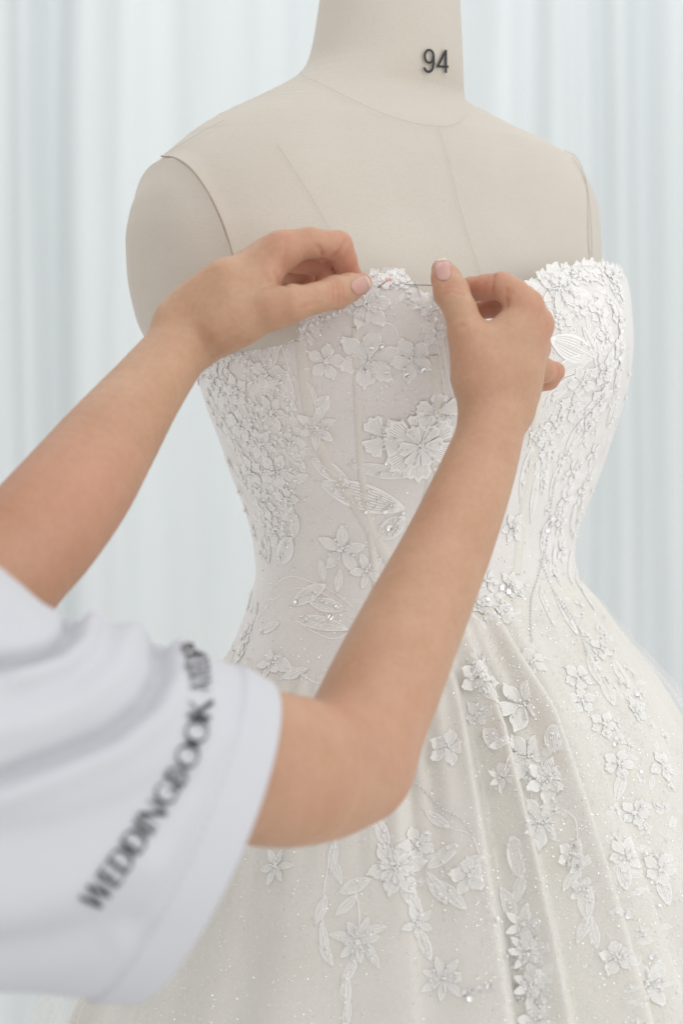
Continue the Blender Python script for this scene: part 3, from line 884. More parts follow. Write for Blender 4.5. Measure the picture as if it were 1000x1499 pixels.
SL = np.stack([[pchip(np.arange(len(rs)), key[:, i, c], qs) for i in range(NTS2)] for c in range(3)], -1).transpose(1, 0, 2)
# soft jersey folds: ridges along lines drawn over the sleeve
def polydist(px, py, line):
    d = np.full(px.shape, 1e9)
    for (x0, y0), (x1, y1) in zip(line[:-1], line[1:]):
        vx, vy = x1 - x0, y1 - y0
        h = np.clip(((px - x0) * vx + (py - y0) * vy) / (vx*vx + vy*vy), 0, 1)
        d = np.minimum(d, np.hypot(px - x0 - h * vx, py - y0 - h * vy))
    return d
kx = K(SL[..., 1]); spx = 500 + SL[..., 0] / (S0 * kx); spy = 749.5 - (SL[..., 2] - ZC) / (S0 * kx)
nrm = np.cross(np.roll(SL, -1, 1) - np.roll(SL, 1, 1), np.gradient(SL, axis=0)); nrm /= np.linalg.norm(nrm, axis=2)[..., None]
cenr = SL.mean(1, keepdims=True); sgn = np.sign(((SL - cenr) * nrm).sum(2)); nrm *= sgn[..., None]
front = (np.arange(NTS2) / NTS2 * 2 * np.pi)
for line, amp, wid in [([(236, 940), (238, 985), (215, 1030), (160, 1075), (90, 1105), (0, 1140), (-100, 1160)], -.0065, 13), ([(262, 950), (262, 1000), (236, 1050), (170, 1100), (90, 1132), (0, 1165)], .003, 22),
                       ([(108, 902), (104, 930), (80, 952), (40, 965), (-30, 975)], -.0065, 11), ([(130, 915), (120, 950), (90, 975), (20, 995)], .004, 18),
                       ([(190, 935), (170, 985), (120, 1030), (40, 1060), (-40, 1075)], .004, 28), ([(0, 1230), (90, 1215), (190, 1180), (260, 1140)], -.003, 30), ([(0, 1330), (110, 1300), (200, 1260)], .0035, 36),
                       ([(0, 1395), (100, 1380), (190, 1350)], -.003, 28), ([(320, 1080), (250, 1230), (170, 1370)], .0016, 20)]:
    SL += nrm * (1.5 * amp * np.exp(-(polydist(spx, spy, line) / wid) ** 2) * (np.sin(front)[None, :] > -0.3))[..., None]
sl_faces = grid_faces(NR2, NTS2)
# the hem is folded double: a step a little inside the edge, with a stitch line
BSL = BVHTree.FromPolygons([tuple(v) for v in SL.reshape(-1, 3)], sl_faces)
shirt_v, shirt_f = [], []
tz = np.linspace(0.80, 1.19, 16); tt2 = np.linspace(0, 2*np.pi, 48, endpoint=False)
axd = np.array([-0.59, 0.81, 0]); axf = np.array([0.81, 0.59, 0])
TOR = []
for z in tz:
    w = 0.165 if z < 1.1 else 0.165 - 0.10 * ((z - 1.1) / 0.09) ** 2 * 0.6
    TOR.append(np.array([-0.315, -0.415, z]) + np.outer(np.cos(tt2) * w, axd) + np.outer(np.sin(tt2) * (0.10 if z < 1.1 else 0.10 - 0.04 * (z - 1.1) / 0.09), axf))
TOR = np.array(TOR)
shirt = mesh_obj('t_shirt', TOR.reshape(-1, 3), grid_faces(len(tz), 48), M_SHIRT); under(person, shirt)
def sub(parent, o):
    o.parent = parent; return o
slv = sub(shirt, mesh_obj('sleeve', SL.reshape(-1, 3), sl_faces, M_SHIRT))
md = slv.modifiers.new('thick', 'SOLIDIFY'); md.thickness = 0.0014; md.offset = -1
v, f = tube([(-0.385, -0.265, 1.135), (-0.33, -0.283, 1.14), (-0.29, -0.297, 1.142), (-0.265, -0.306, 1.143)], [0.075, 0.07, 0.068, 0.07], 32, caps=False)
sub(shirt, mesh_obj('sleeve', v, f, M_SHIRT))
hem = np.concatenate([SL[j:j+1] + nrm[j:j+1] * h for j, h in [(0, -.0006), (0, .0012), (1, .0015), (9, .0015), (16, .0014), (19, .0011), (20, -.0004)]])
hb = sub(shirt, mesh_obj('sleeve_hem', hem.reshape(-1, 3), grid_faces(len(hem), NTS2), M_SHIRT))
mb = MB()
for k in range(0, NTS2, 2):
    a, b = SL[18, k], SL[18, (k + 1) % NTS2]
    mb.add(tube([a + nrm[18, k] * .0014, b + nrm[18, (k + 1) % NTS2] * .0014], .00035, 4))
sub(shirt, mb.build('hem_stitching', M_SHIRT))['kind'] = 'stuff'
# lettering round the sleeve: strokes of two weights, laid on the cloth
W_, T_ = .19, .07
def O_(w=0.95): 
    o = []
    for k in range(24):
        a0, a1 = 2*math.pi*k/24, 2*math.pi*(k+1)/24
        o.append((w/2 + w/2*math.cos(a0)*.93, .5 + .5*math.sin(a0)*.95, w/2 + w/2*math.cos(a1)*.93, .5 + .5*math.sin(a1)*.95, T_ + (W_ - T_) * abs(math.cos((a0+a1)/2)) ** 3))
    return w, o
GL = {
 'W': (1.15, [(.02, 1, .30, 0, W_), (.30, 0, .57, 1, T_), (.57, 1, .86, 0, W_), (.86, 0, 1.12, 1, T_)]),
 'E': (.55, [(.08, 0, .08, 1, W_), (.08, .97, .52, .97, T_), (.08, .5, .45, .5, T_), (.08, .03, .52, .03, T_)]),
 'D': (.85, [(.08, 0, .08, 1, W_), (.08, .97, .40, .97, T_), (.40, .97, .66, .85, T_+.03), (.66, .85, .78, .5, W_), (.78, .5, .66, .15, W_), (.66, .15, .40, .03, T_+.03), (.40, .03, .08, .03, T_)]),
 'I': (.25, [(.12, 0, .12, 1, W_)]),
 'N': (.85, [(.06, 0, .06, 1, T_), (.06, 1, .78, 0, W_), (.78, 0, .78, 1, T_)]),
 'G': (.95, [(.88, .82, .68, .96, T_), (.68, .96, .40, .97, T_), (.40, .97, .14, .78, .10), (.14, .78, .06, .5, W_), (.06, .5, .14, .22, W_), (.14, .22, .40, .03, .10), (.40, .03, .70, .05, T_), (.70, .05, .84, .18, T_), (.84, .05, .84, .45, .12), (.84, .45, .58, .45, T_)]),
 'B': (.65, [(.08, 0, .08, 1, W_), (.08, .97, .40, .97, T_), (.40, .97, .52, .76, .12), (.52, .76, .38, .53, .08), (.08, .53, .38, .53, T_), (.38, .53, .58, .28, .12), (.58, .28, .42, .03, .10), (.42, .03, .08, .03, T_)]),
 'O': O_(), 'K': (.75, [(.08, 0, .08, 1, W_), (.12, .42, .68, 1, T_), (.25, .58, .72, 0, W_)]),
 'A': (.85, [(.02, 0, .40, 1, T_), (.40, 1, .82, 0, W_), (.18, .33, .66, .33, T_)]),
 'T': (.70, [(.35, 0, .35, 1, W_), (0, .97, .70, .97, T_)]), 'L': (.55, [(.08, 0, .08, 1, W_), (.08, .03, .52, .03, T_)]),
 'R': (.72, [(.08, 0, .08, 1, W_), (.08, .97, .40, .97, T_), (.40, .97, .54, .76, .12), (.54, .76, .38, .50, .08), (.08, .5, .38, .5, T_), (.30, .5, .68, 0, W_)])}
tp = np.array([(128, 1322), (160, 1282), (200, 1226), (240, 1166), (268, 1120), (286, 1075), (293, 1030), (292, 990), (286, 958), (276, 936)], float)
dl = np.concatenate([[0], np.cumsum(np.hypot(*np.diff(tp, axis=0).T))])
word = 'WEDDINGBOOK ATELIER'
total = sum((GL[c][0] + .10) if c != ' ' else .45 for c in word)
hgt = 34.0
# letters keep their size on the cloth; where the sleeve turns away they look squeezed
pos = 0.0
def stroke(c, x0, y0, x1, y1, w):
    dx, dy = x1 - x0, y1 - y0; l = math.hypot(dx, dy) or 1; nx, ny = -dy / l * w / 2, dx / l * w / 2
    ex, ey = dx / l * .01, dy / l * .01
    n = max(1, int(l / .12))
    out = []
    for i in range(n + 1):
        q = i / n; out.append(((x0 - ex + (dx + 2*ex) * q + nx, y0 - ey + (dy + 2*ey) * q + ny), (x0 - ex + (dx + 2*ex) * q - nx, y0 - ey + (dy + 2*ey) * q - ny)))
    return out
split = word.index(' ')
w1_ = sum(GL[c][0] + .10 for c in word[:split]); w2_ = sum(GL[c][0] + .10 for c in word[split+1:])
s_split = 0.795 * dl[-1]
def along(sv):
    x, y = np.interp(sv, dl, tp[:, 0]), np.interp(sv, dl, tp[:, 1])
    x2, y2 = np.interp(min(sv + 12, dl[-1]), dl, tp[:, 0]), np.interp(min(sv + 12, dl[-1]), dl, tp[:, 1])
    x1_, y1_ = np.interp(max(sv - 12, 0), dl, tp[:, 0]), np.interp(max(sv - 12, 0), dl, tp[:, 1])
    tx, ty = x2 - x1_, y2 - y1_; l = math.hypot(tx, ty)
    return x, y, tx / l, ty / l
for ci, ch in enumerate(word):
    if ch == ' ': pos = 0; continue
    first_word = ci < split
    sc_ = s_split / w1_ if first_word else (dl[-1] - s_split - 10) / w2_
    start = 0 if first_word else s_split + 10
    mb = MB()
    for si, st in enumerate(GL[ch][1]):
        pp = stroke(ch, *st); vv, ff = [], []
        for a, b in pp:
            for (gx, gy) in (a, b):
                x, y, tx, ty = along(start + (pos + gx) * sc_)
                h_ = (gy - .5) * hgt * (1 if first_word else .9)
                l, n, _ = hit(BSL, x + ty * h_, y - tx * h_)
                if l is None: l, n, _i, _d = BSL.find_nearest(P(x + ty * h_, y - tx * h_, -.5))
                vv.append(l + n * (.0011 + .00004 * si))
        for i in range(len(pp) - 1): ff.append((2*i, 2*i+1, 2*i+3, 2*i+2))
        mb.add((vv, ff))
    if mb.v: sub(shirt, mb.build('letter', M_INK, smooth=False))
    pos += GL[ch][0] + .10

# ------------------------------------------------------------------ lace sewn on the dress
def mat_lace():
    m, nt, N, L, b = new_mat('lace_thread')
    n1 = noise(nt, 300, 3); n2 = noise(nt, 2600, 2)
    r = ramp(nt, n1.outputs[0], [(0.3, c4(0.90, 0.89, 0.87)), (0.7, c4(0.94, 0.935, 0.92))])
    L.new(r.outputs[0], b.inputs['Base Color']); b.inputs['Roughness'].default_value = 0.6
    b.inputs['Sheen Weight'].default_value = 0.25
    L.new(bump(nt, n2.outputs[0], 0.2, 0.00008).outputs[0], b.inputs['Normal'])
    return m
def mat_lace_open():
    """petal net: fine thread rows (u across the petal) with tiny gaps between them"""
    m, nt, N, L, b = new_mat('lace_net')
    uv = N.new('ShaderNodeUVMap'); sp = N.new('ShaderNodeSeparateXYZ'); L.new(uv.outputs[0], sp.inputs[0])
    nz_ = noise(nt, 420, 3)
    w = N.new('ShaderNodeMath'); w.operation = 'MULTIPLY_ADD'; L.new(sp.outputs[1], w.inputs[0]); w.inputs[1].default_value = 30
    L.new(nz_.outputs[0], w.inputs[2])
    sn = N.new('ShaderNodeMath'); sn.operation = 'SINE'; L.new(w.outputs[0], sn.inputs[0])
    n1 = noise(nt, 260, 2)
    r = ramp(nt, n1.outputs[0], [(0.3, c4(0.90, 0.89, 0.87)), (0.7, c4(0.94, 0.935, 0.92))])
    L.new(r.outputs[0], b.inputs['Base Color']); b.inputs['Roughness'].default_value = 0.6; b.inputs['Sheen Weight'].default_value = 0.25
    # open work: rim solid, inside partly see-through
    rim = N.new('ShaderNodeMath'); rim.operation = 'ABSOLUTE'; L.new(sp.outputs[1], rim.inputs[0])
    rr = ramp(nt, rim.outputs[0], [(0.70, c4(0, 0, 0)), (0.80, c4(1, 1, 1))])
    tip = ramp(nt, sp.outputs[0], [(0.80, c4(0, 0, 0)), (0.9, c4(1, 1, 1))])
    mxx = N.new('ShaderNodeMath'); mxx.operation = 'MAXIMUM'; L.new(rr.outputs[0], mxx.inputs[0]); L.new(tip.outputs[0], mxx.inputs[1])
    thr = N.new('ShaderNodeMapRange'); L.new(sn.outputs[0], thr.inputs[0]); thr.inputs[1].default_value = -1; thr.inputs[2].default_value = 0.6
    thr.inputs[3].default_value = 0.64; thr.inputs[4].default_value = 1.0
    al = N.new('ShaderNodeMath'); al.operation = 'MAXIMUM'; L.new(mxx.outputs[0], al.inputs[0]); L.new(thr.outputs[0], al.inputs[1])
    L.new(al.outputs[0], b.inputs['Alpha'])
    b.inputs['Subsurface Weight'].default_value = 0.0
    return m
def mat_bead(name, col, rough, trans=0.0, coat=0.0):
    m, nt, N, L, b = new_mat(name)
    b.inputs['Base Color'].default_value = c4(*col); b.inputs['Roughness'].default_value = rough
    b.inputs['Coat Weight'].default_value = coat; b.inputs['Coat Roughness'].default_value = 0.08
    b.inputs['Transmission Weight'].default_value = trans
    n = noise(nt, 200, 2); r = ramp(nt, n.outputs[0], [(0.3, c4(*[c*.94 for c in col])), (0.7, c4(*col))]); L.new(r.outputs[0], b.inputs['Base Color'])
    return m
M_LACE, M_NET = mat_lace(), mat_lace_open()
M_PEARL = mat_bead('pearl', (0.93, 0.92, 0.905), 0.35, 0, 0.5)
M_CRYSTAL = mat_bead('crystal', (0.95, 0.955, 0.965), 0.10, 0.25, 0.6)
M_SEQUIN = mat_plain('sequin', (0.88, 0.88, 0.90), 0.16, metal=0.85, var=0.02)
M_GLITTER = mat_plain('glitter', (0.95, 0.95, 0.96), 0.22, metal=0.9, var=0.02)
M_PINK = mat_bead('pink_pearl', (0.80, 0.50, 0.50), 0.2, 0, 0.8)
M_STEEL = mat_plain('steel', (0.42, 0.40, 0.37), 0.3, metal=0.9)

class Spot:
    """a place on the dress with its own tangent frame; lays flat shapes on the cloth"""
    def __init__(s, px, py, rot=0.0):
        l, n, _ = hit(BD, px, py)
        s.ok = l is not None
        if not s.ok: return
        l0, n0_, _ = hit(BD0, px, py)
        if l0 is not None: n = n0_
        s.c, s.n = l, n
        tx = (Vector((1, 0, 0)) - n * n.x).normalized(); ty = n.cross(tx)
        if ty.z < 0: ty = -ty
        c_, s_ = math.cos(rot), math.sin(rot)
        s.tx, s.ty = tx * c_ + ty * s_, ty * c_ - tx * s_
        s.k = S0 * K(l.y)
        s.c0 = l0 if l0 is not None else l
    def lay(s, u, v, h):
        p = s.c + s.tx * u + s.ty * v
        l, n, i, d = BD.ray_cast(p + s.n * 0.03, -s.n, 0.07)
        l0, n0_, i0_, d0_ = BD0.ray_cast(p + s.n * 0.03, -s.n, 0.08)
        if l is None:
            l, n, i, d = BD.find_nearest(p)
        if n.dot(s.n) < 0: n = -n
        if l0 is not None:                      # sewn lace bridges a fold instead of diving into it
            ref = (s.c - s.c0).dot(s.n); dev = (l - l0).dot(s.n) - ref
            if abs(dev) > .004: l = l0 + s.n * (ref + math.copysign(.004, dev)); n = s.n
        return l + n * h
def petal_grid(L_, W_p, shape, lift, seed, ns=11, nq=11, relief=.75):
    r = random.Random(seed)
    out, uvs, faces = [], [], []
    ph = r.uniform(0, 6)
    for i in range(ns):
        sv = i / (ns - 1)
        if shape == 'round': w = (math.sin(math.pi * min(1, 0.06 + sv * 0.86)) ** 0.75) * (0.45 + 0.55 * sv)
        elif shape == 'point': w = (math.sin(math.pi * min(0.985, 0.08 + sv * 0.9)) ** 0.9) * (0.75 + 0.15 * sv)
        elif shape == 'fan': w = 0.18 + 0.82 * sv ** 0.8
        else: w = math.sin(math.pi * min(0.985, 0.05 + 0.93 * sv)) ** 0.8
        for j in range(nq):
            q = j / (nq - 1) * 2 - 1
            edge = max(abs(q), (sv - 0.5) * 2 if sv > 0.5 else 0)
            su = sv
            if shape in ('round', 'fan'): su = sv * (1 - 0.16 * q * q * sv + 0.05 * math.sin(q * 5 + ph) * sv)
            if shape == 'fan': su = sv * (1 - 0.22 * q * q * sv + 0.07 * math.sin(q * 9 + ph) * sv)
            if edge > 0.97: h = 0.0001
            elif edge > 0.75: h = 0.00042
            else: h = 0.0002 + 0.0001 * math.cos(q * 9)
            h *= relief
            h += lift * sv * sv * (0.6 + 0.4 * abs(q)) + 0.0002 * relief * math.sin(6 * q + ph) * sv
            out.append((su * L_, q * w * W_p, h)); uvs.append((sv, q))
    for i in range(ns - 1):
        for j in range(nq - 1):
            a = i * nq + j; faces.append((a, a + nq, a + nq + 1, a + 1))
    return out, uvs, faces
def net_obj(name, verts, uvs, faces, mat, parent):
    o = mesh_obj(name, verts, faces, mat)
    lay = o.data.uv_layers.new(name='UVMap')
    li = np.array([l.vertex_index for l in o.data.loops]); uv = np.array(uvs, np.float32)[li]
    lay.data.foreach_set('uv', uv.ravel())
    if parent is dress: under(dress, o)
    else: o.parent = parent
    return o
class Net:
    def __init__(s): s.v, s.u, s.f = [], [], []
    def add(s, v, u, f):
        b = len(s.v); s.v += v; s.u += u; s.f += [tuple(i + b for i in q) for q in f]
def petals_of(sp, r, n, shape, wid, lift, seed, base=0.0003, r0=0.10, a0=0.0, sizes=None, relief=.75):
    rr = random.Random(seed); res = []
    for k in range(n):
        a = a0 + 2 * math.pi * k / n + rr.uniform(-.12, .12)
        sz = rr.uniform(.86, 1.08) * (sizes[k % len(sizes)] if sizes else 1)
        g, uv, f = petal_grid(r * sz * (1 - r0), wid * r * rr.uniform(.9, 1.1), shape, lift, seed * 31 + k, relief=relief)
        ca, sa = math.cos(a), math.sin(a); off = base + 0.00022 * (k % 3)
        v = [sp.lay((u + r0 * r) * ca - w * sa, (u + r0 * r) * sa + w * ca, h + off) for u, w, h in g]
        res.append((v, uv, f))
    return res
PEARLS = MB()
def flower(px, py, rpx, n=5, shape='round', rot=0.0, wid=None, lift=0.0004, layers=1, center='mixed', seed=None, stuff=None):
    sp = Spot(px, py, math.radians(rot))
    if not sp.ok: return None
    seed = seed or int(px * 7 + py * 13)
    r = rpx * sp.k
    if wid is None: wid = {'round': 2.0 / n * 1.05, 'point': 1.35 / n, 'fan': 2.1 / n, 'leaf': 1.3 / n}[shape]
    groups = petals_of(sp, r, n, shape, wid, lift if stuff is None else .0001, seed, base=.0003 if stuff is None else .0001, relief=.75 if stuff is None else .3)
    if layers > 1: groups += petals_of(sp, r * .62, n, shape, wid, lift * 1.5, seed + 5, base=.0011, a0=math.pi / n)
    if layers > 2: groups += petals_of(sp, r * .36, n, shape, wid, lift * 2, seed + 9, base=.0020, a0=.3)
    cm = MB(); rr = random.Random(seed + 1)
    for k in range(7 if rpx > 20 else 4):
        a = rr.uniform(0, 6.28); d = rr.uniform(.0, .17) * r
        cm.add(ico(sp.lay(d * math.cos(a), d * math.sin(a), .0012 + .001 * (layers - 1)), .0011 * rr.uniform(.7, 1.2), 1))
    if stuff is not None:
        for g in groups: stuff.add(*g)
        PEARLS.add((cm.v[:42], [q for q in cm.f if max(q) < 42])); return sp
    root = cm.build('flower_applique', M_PEARL); under(dress, root)
    if rpx >= 26:
        for v, uv, f in groups: net_obj('petal', v, uv, f, M_NET, root)
    else:
        nn = Net()
        for g in groups: nn.add(*g)
        net_obj('blossom', nn.v, nn.u, nn.f, M_NET, root)
    if center == 'mixed' and rpx >= 20:
        bb = MB()
        for k in range(n):                 # clear bugle beads between the petals
            a = 2 * math.pi * (k + .5) / n + math.radians(rr.uniform(-12, 12)); r1, r2 = .20 * r, rr.uniform(.34, .46) * r
            bb.add(tube([sp.lay(r1 * math.cos(a), r1 * math.sin(a), .0017), sp.lay(r2 * math.cos(a), r2 * math.sin(a), .0017)], .00055, 6))
            if rpx > 30: bb.add(ico(sp.lay(.5 * r * math.cos(a), .5 * r * math.sin(a), .0018), .0013, 2))
        o = bb.build('crystal_beads', M_CRYSTAL, root); o['kind'] = 'stuff'
    return sp
def leaf(px, py, lpx, wpx, ang, shape='leaf', beads=0, parent=True, lift=.0003, stuff=None):
    """ang: direction the tip points to in the photo, degrees anticlockwise from right; px,py is the middle"""
    sp = Spot(px, py, math.radians(ang))
    if not sp.ok: return
    Lm, Wm = lpx * sp.k, wpx * sp.k / 2
    g, uv, f = petal_grid(Lm, Wm, shape, lift if stuff is None else .0001, int(px + py * 3), 13, 11, relief=.75 if stuff is None else .3)
    v = [sp.lay(u - Lm / 2, w, h + (.0003 if stuff is None else .0001)) for u, w, h in g]
    if stuff is not None: stuff.add(v, uv, f); return
    o = net_obj('leaf_applique', v, uv, f, M_NET, dress)
    vein = [sp.lay(-Lm / 2 - .1 * Lm + Lm * 1.0 * k / 8, 0, .0007) for k in range(9)]
    vv, ff = tube(vein, .00028, 5); mesh_obj('vein', vv, ff, M_LACE, o)
    if beads:
        rr = random.Random(int(px * 3 + py)); b = MB()
        for k in range(beads):
            q = rr.uniform(.12, .9); w = math.sin(math.pi * q) ** .8 * rr.uniform(-.75, .75)
            b.add(ico(sp.lay((q - .5) * Lm, w * Wm, .0014), rr.choice([.0007, .0009, .0012]), 1))
        x = b.build('seed_beads', M_PEARL, o); x['kind'] = 'stuff'
def resample(pts, step=5.0):
    ps = np.array(pts, float); d = np.concatenate([[0], np.cumsum(np.hypot(*np.diff(ps, axis=0).T))])
    q = np.linspace(0, d[-1], max(4, int(d[-1] / step)))
    # smooth curve through the points
    if len(ps) > 2:
        mx_ = np.gradient(ps[:, 0], d); my_ = np.gradient(ps[:, 1], d)
        def herm(y, m):
            i = np.clip(np.searchsorted(d, q) - 1, 0, len(d) - 2); h = d[i+1] - d[i]; t = (q - d[i]) / h
            return (2*t**3-3*t**2+1)*y[i] + (t**3-2*t**2+t)*h*m[i] + (-2*t**3+3*t**2)*y[i+1] + (t**3-t**2)*h*m[i+1]
        return list(zip(herm(ps[:, 0], mx_), herm(ps[:, 1], my_)))
    return list(zip(np.interp(q, d, ps[:, 0]), np.interp(q, d, ps[:, 1])))
def cord(pts, r=.00045, name='vine_cord', h=.0002):
    p = []
    for x, y in resample(pts):
        l, n, _ = hit(BD, x, y)
        if l is not None: p.append(l + n * h)
    if len(p) < 3: return
    v, f = tube(p, r, 6); under(dress, mesh_obj(name, v, f, M_LACE))
def strand(pts, r=.0009, gap=2.9, name='bead_strand', mat=None):
    b = MB(); last = None
    for x, y in resample(pts, 0.6):
        l, n, _ = hit(BD, x, y)
        if l is None: continue
        if last is None or (l - last).length > r * gap:
            b.add(ico(l + n * r * 1.1, r * random.uniform(.85, 1.1), 1)); last = l
    o = b.build(name, mat or M_CRYSTAL); under(dress, o); o['kind'] = 'stuff'

# --- flowers: (x, y, radius px, petals, shape, turn, layers)
for fl_ in [
    # bodice front
    (541, 526, 50, 6, 'round', 20, 1), (603, 526, 36, 5, 'round', 50, 1), (477, 530, 29, 5, 'round', 10, 1), (464, 626, 32, 6, 'leaf', 25, 1), (500, 806, 37, 5, 'point', 15, 1), (538, 836, 27, 5, 'point', 40, 1),
    (537, 446, 40, 6, 'round', 5, 2), (586, 412, 17, 5, 'round', 30, 2), (560, 410, 15, 5, 'round', 60, 1), (637, 486, 24, 5, 'round', 12, 2), (640, 452, 13, 5, 'round', 40, 1),
    (616, 652, 58, 6, 'fan', 30, 2), (640, 604, 34, 5, 'fan', 80, 1), (562, 640, 34, 4, 'fan', 130, 1), (452, 488, 19, 5, 'round', 0, 1), (655, 700, 30, 5, 'round', 0, 2),
    # shaded side panel
    (312, 556, 26, 5, 'round', 0, 1), (345, 572, 27, 5, 'round', 40, 1), (392, 548, 28, 5, 'round', 12, 1), (398, 604, 27, 6, 'round', 0, 1), (352, 622, 28, 5, 'round', 22, 1), (382, 650, 26, 6, 'round', 0, 1),
    (424, 648, 20, 5, 'round', 30, 1), (404, 690, 30, 5, 'round', 0, 1), (368, 690, 25, 5, 'round', 50, 1), (386, 738, 27, 6, 'round', 12, 1), (420, 732, 22, 5, 'round', 12, 1), (402, 776, 24, 5, 'point', 0, 1),
    (360, 930, 20, 5, 'round', 10, 1), (352, 956, 17, 5, 'round', 40, 1), (396, 972, 24, 5, 'leaf', 20, 1),
    # bust on the far side
    (818, 424, 36, 7, 'leaf', 10, 1), (838, 402, 20, 5, 'round', 0, 1), (904, 420, 24, 5, 'round', 30, 1), (850, 450, 15, 5, 'round', 0, 1), (876, 458, 22, 5, 'round', 20, 1), (826, 466, 16, 5, 'round', 20, 1), (906, 466, 24, 5, 'round', 0, 1),
    (888, 492, 20, 5, 'round', 50, 1), (908, 510, 24, 5, 'round', 10, 1), (886, 540, 30, 6, 'round', 0, 2), (852, 560, 26, 5, 'round', 40, 1), (878, 586, 28, 6, 'round', 0, 1), (836, 596, 26, 5, 'round', 60, 1), (856, 626, 24, 5, 'point', 0, 1),
    (812, 622, 22, 5, 'round', 30, 1), (788, 640, 20, 5, 'round', 0, 2), (800, 664, 18, 5, 'round', 30, 1), (868, 664, 20, 5, 'point', 20, 1), (838, 690, 22, 5, 'point', 30, 1), (852, 720, 20, 5, 'point', 0, 1), (828, 730, 22, 5, 'point', 50, 1),
    (752, 772, 24, 6, 'round', 0, 3), (748, 858, 24, 6, 'round', 20, 3), (714, 850, 20, 5, 'point', 0, 1), (700, 884, 22, 6, 'round', 0, 2), (820, 768, 20, 5, 'point', 10, 1), (822, 806, 20, 5, 'point', 60, 1), (736, 900, 18, 5, 'round', 10, 1),
    # skirt
    (768, 1030, 47, 6, 'round', 15, 1), (704, 990, 32, 5, 'round', 0, 2), (780, 968, 24, 5, 'round', 40, 1), (772, 1108, 40, 6, 'round', 0, 1), (806, 1140, 36, 6, 'round', 30, 2), (794, 1204, 44, 7, 'round', 10, 1),
    (738, 1136, 24, 7, 'leaf', 0, 1), (656, 1094, 30, 5, 'round', 0, 1), (848, 992, 24, 5, 'round', 0, 1), (852, 1026, 22, 5, 'round', 30, 1), (700, 1046, 24, 4, 'point', -60, 1),
    (404, 1268, 30, 6, 'point', 0, 1), (580, 1270, 46, 6, 'round', 10, 2), (612, 1236, 28, 5, 'round', 40, 1), (686, 1282, 30, 5, 'round', 20, 1), (650, 1432, 36, 7, 'leaf', 0, 1), (525, 1376, 36, 7, 'leaf', 12, 1),
    (776, 1392, 34, 8, 'leaf', 0, 2), (768, 1352, 28, 6, 'leaf', 30, 1), (784, 1440, 36, 7, 'leaf', 0, 2), (790, 1490, 34, 6, 'leaf', 0, 1), (840, 1250, 24, 5, 'round', 0, 1), (854, 1302, 20, 5, 'leaf', 0, 1),
    (906, 1118, 24, 5, 'round', 0, 1), (918, 1252, 28, 6, 'round', 20, 1), (966, 1272, 26, 5, 'round', 0, 1), (950, 1440, 34, 6, 'round', 0, 1), (884, 1060, 22, 5, 'round', 0, 1), (930, 1190, 22, 5, 'round', 0, 1), (904, 1400, 26, 5, 'round', 30, 1), (880, 950, 20, 5, 'round', 0, 1),
    (930, 1040, 22, 5, 'round', 50, 1), (970, 1120, 26, 5, 'round', 0, 1), (612, 1352, 26, 5, 'point', 50, 1)]:
    flower(fl_[0], fl_[1], fl_[2], fl_[3], fl_[4], fl_[5], layers=fl_[6])
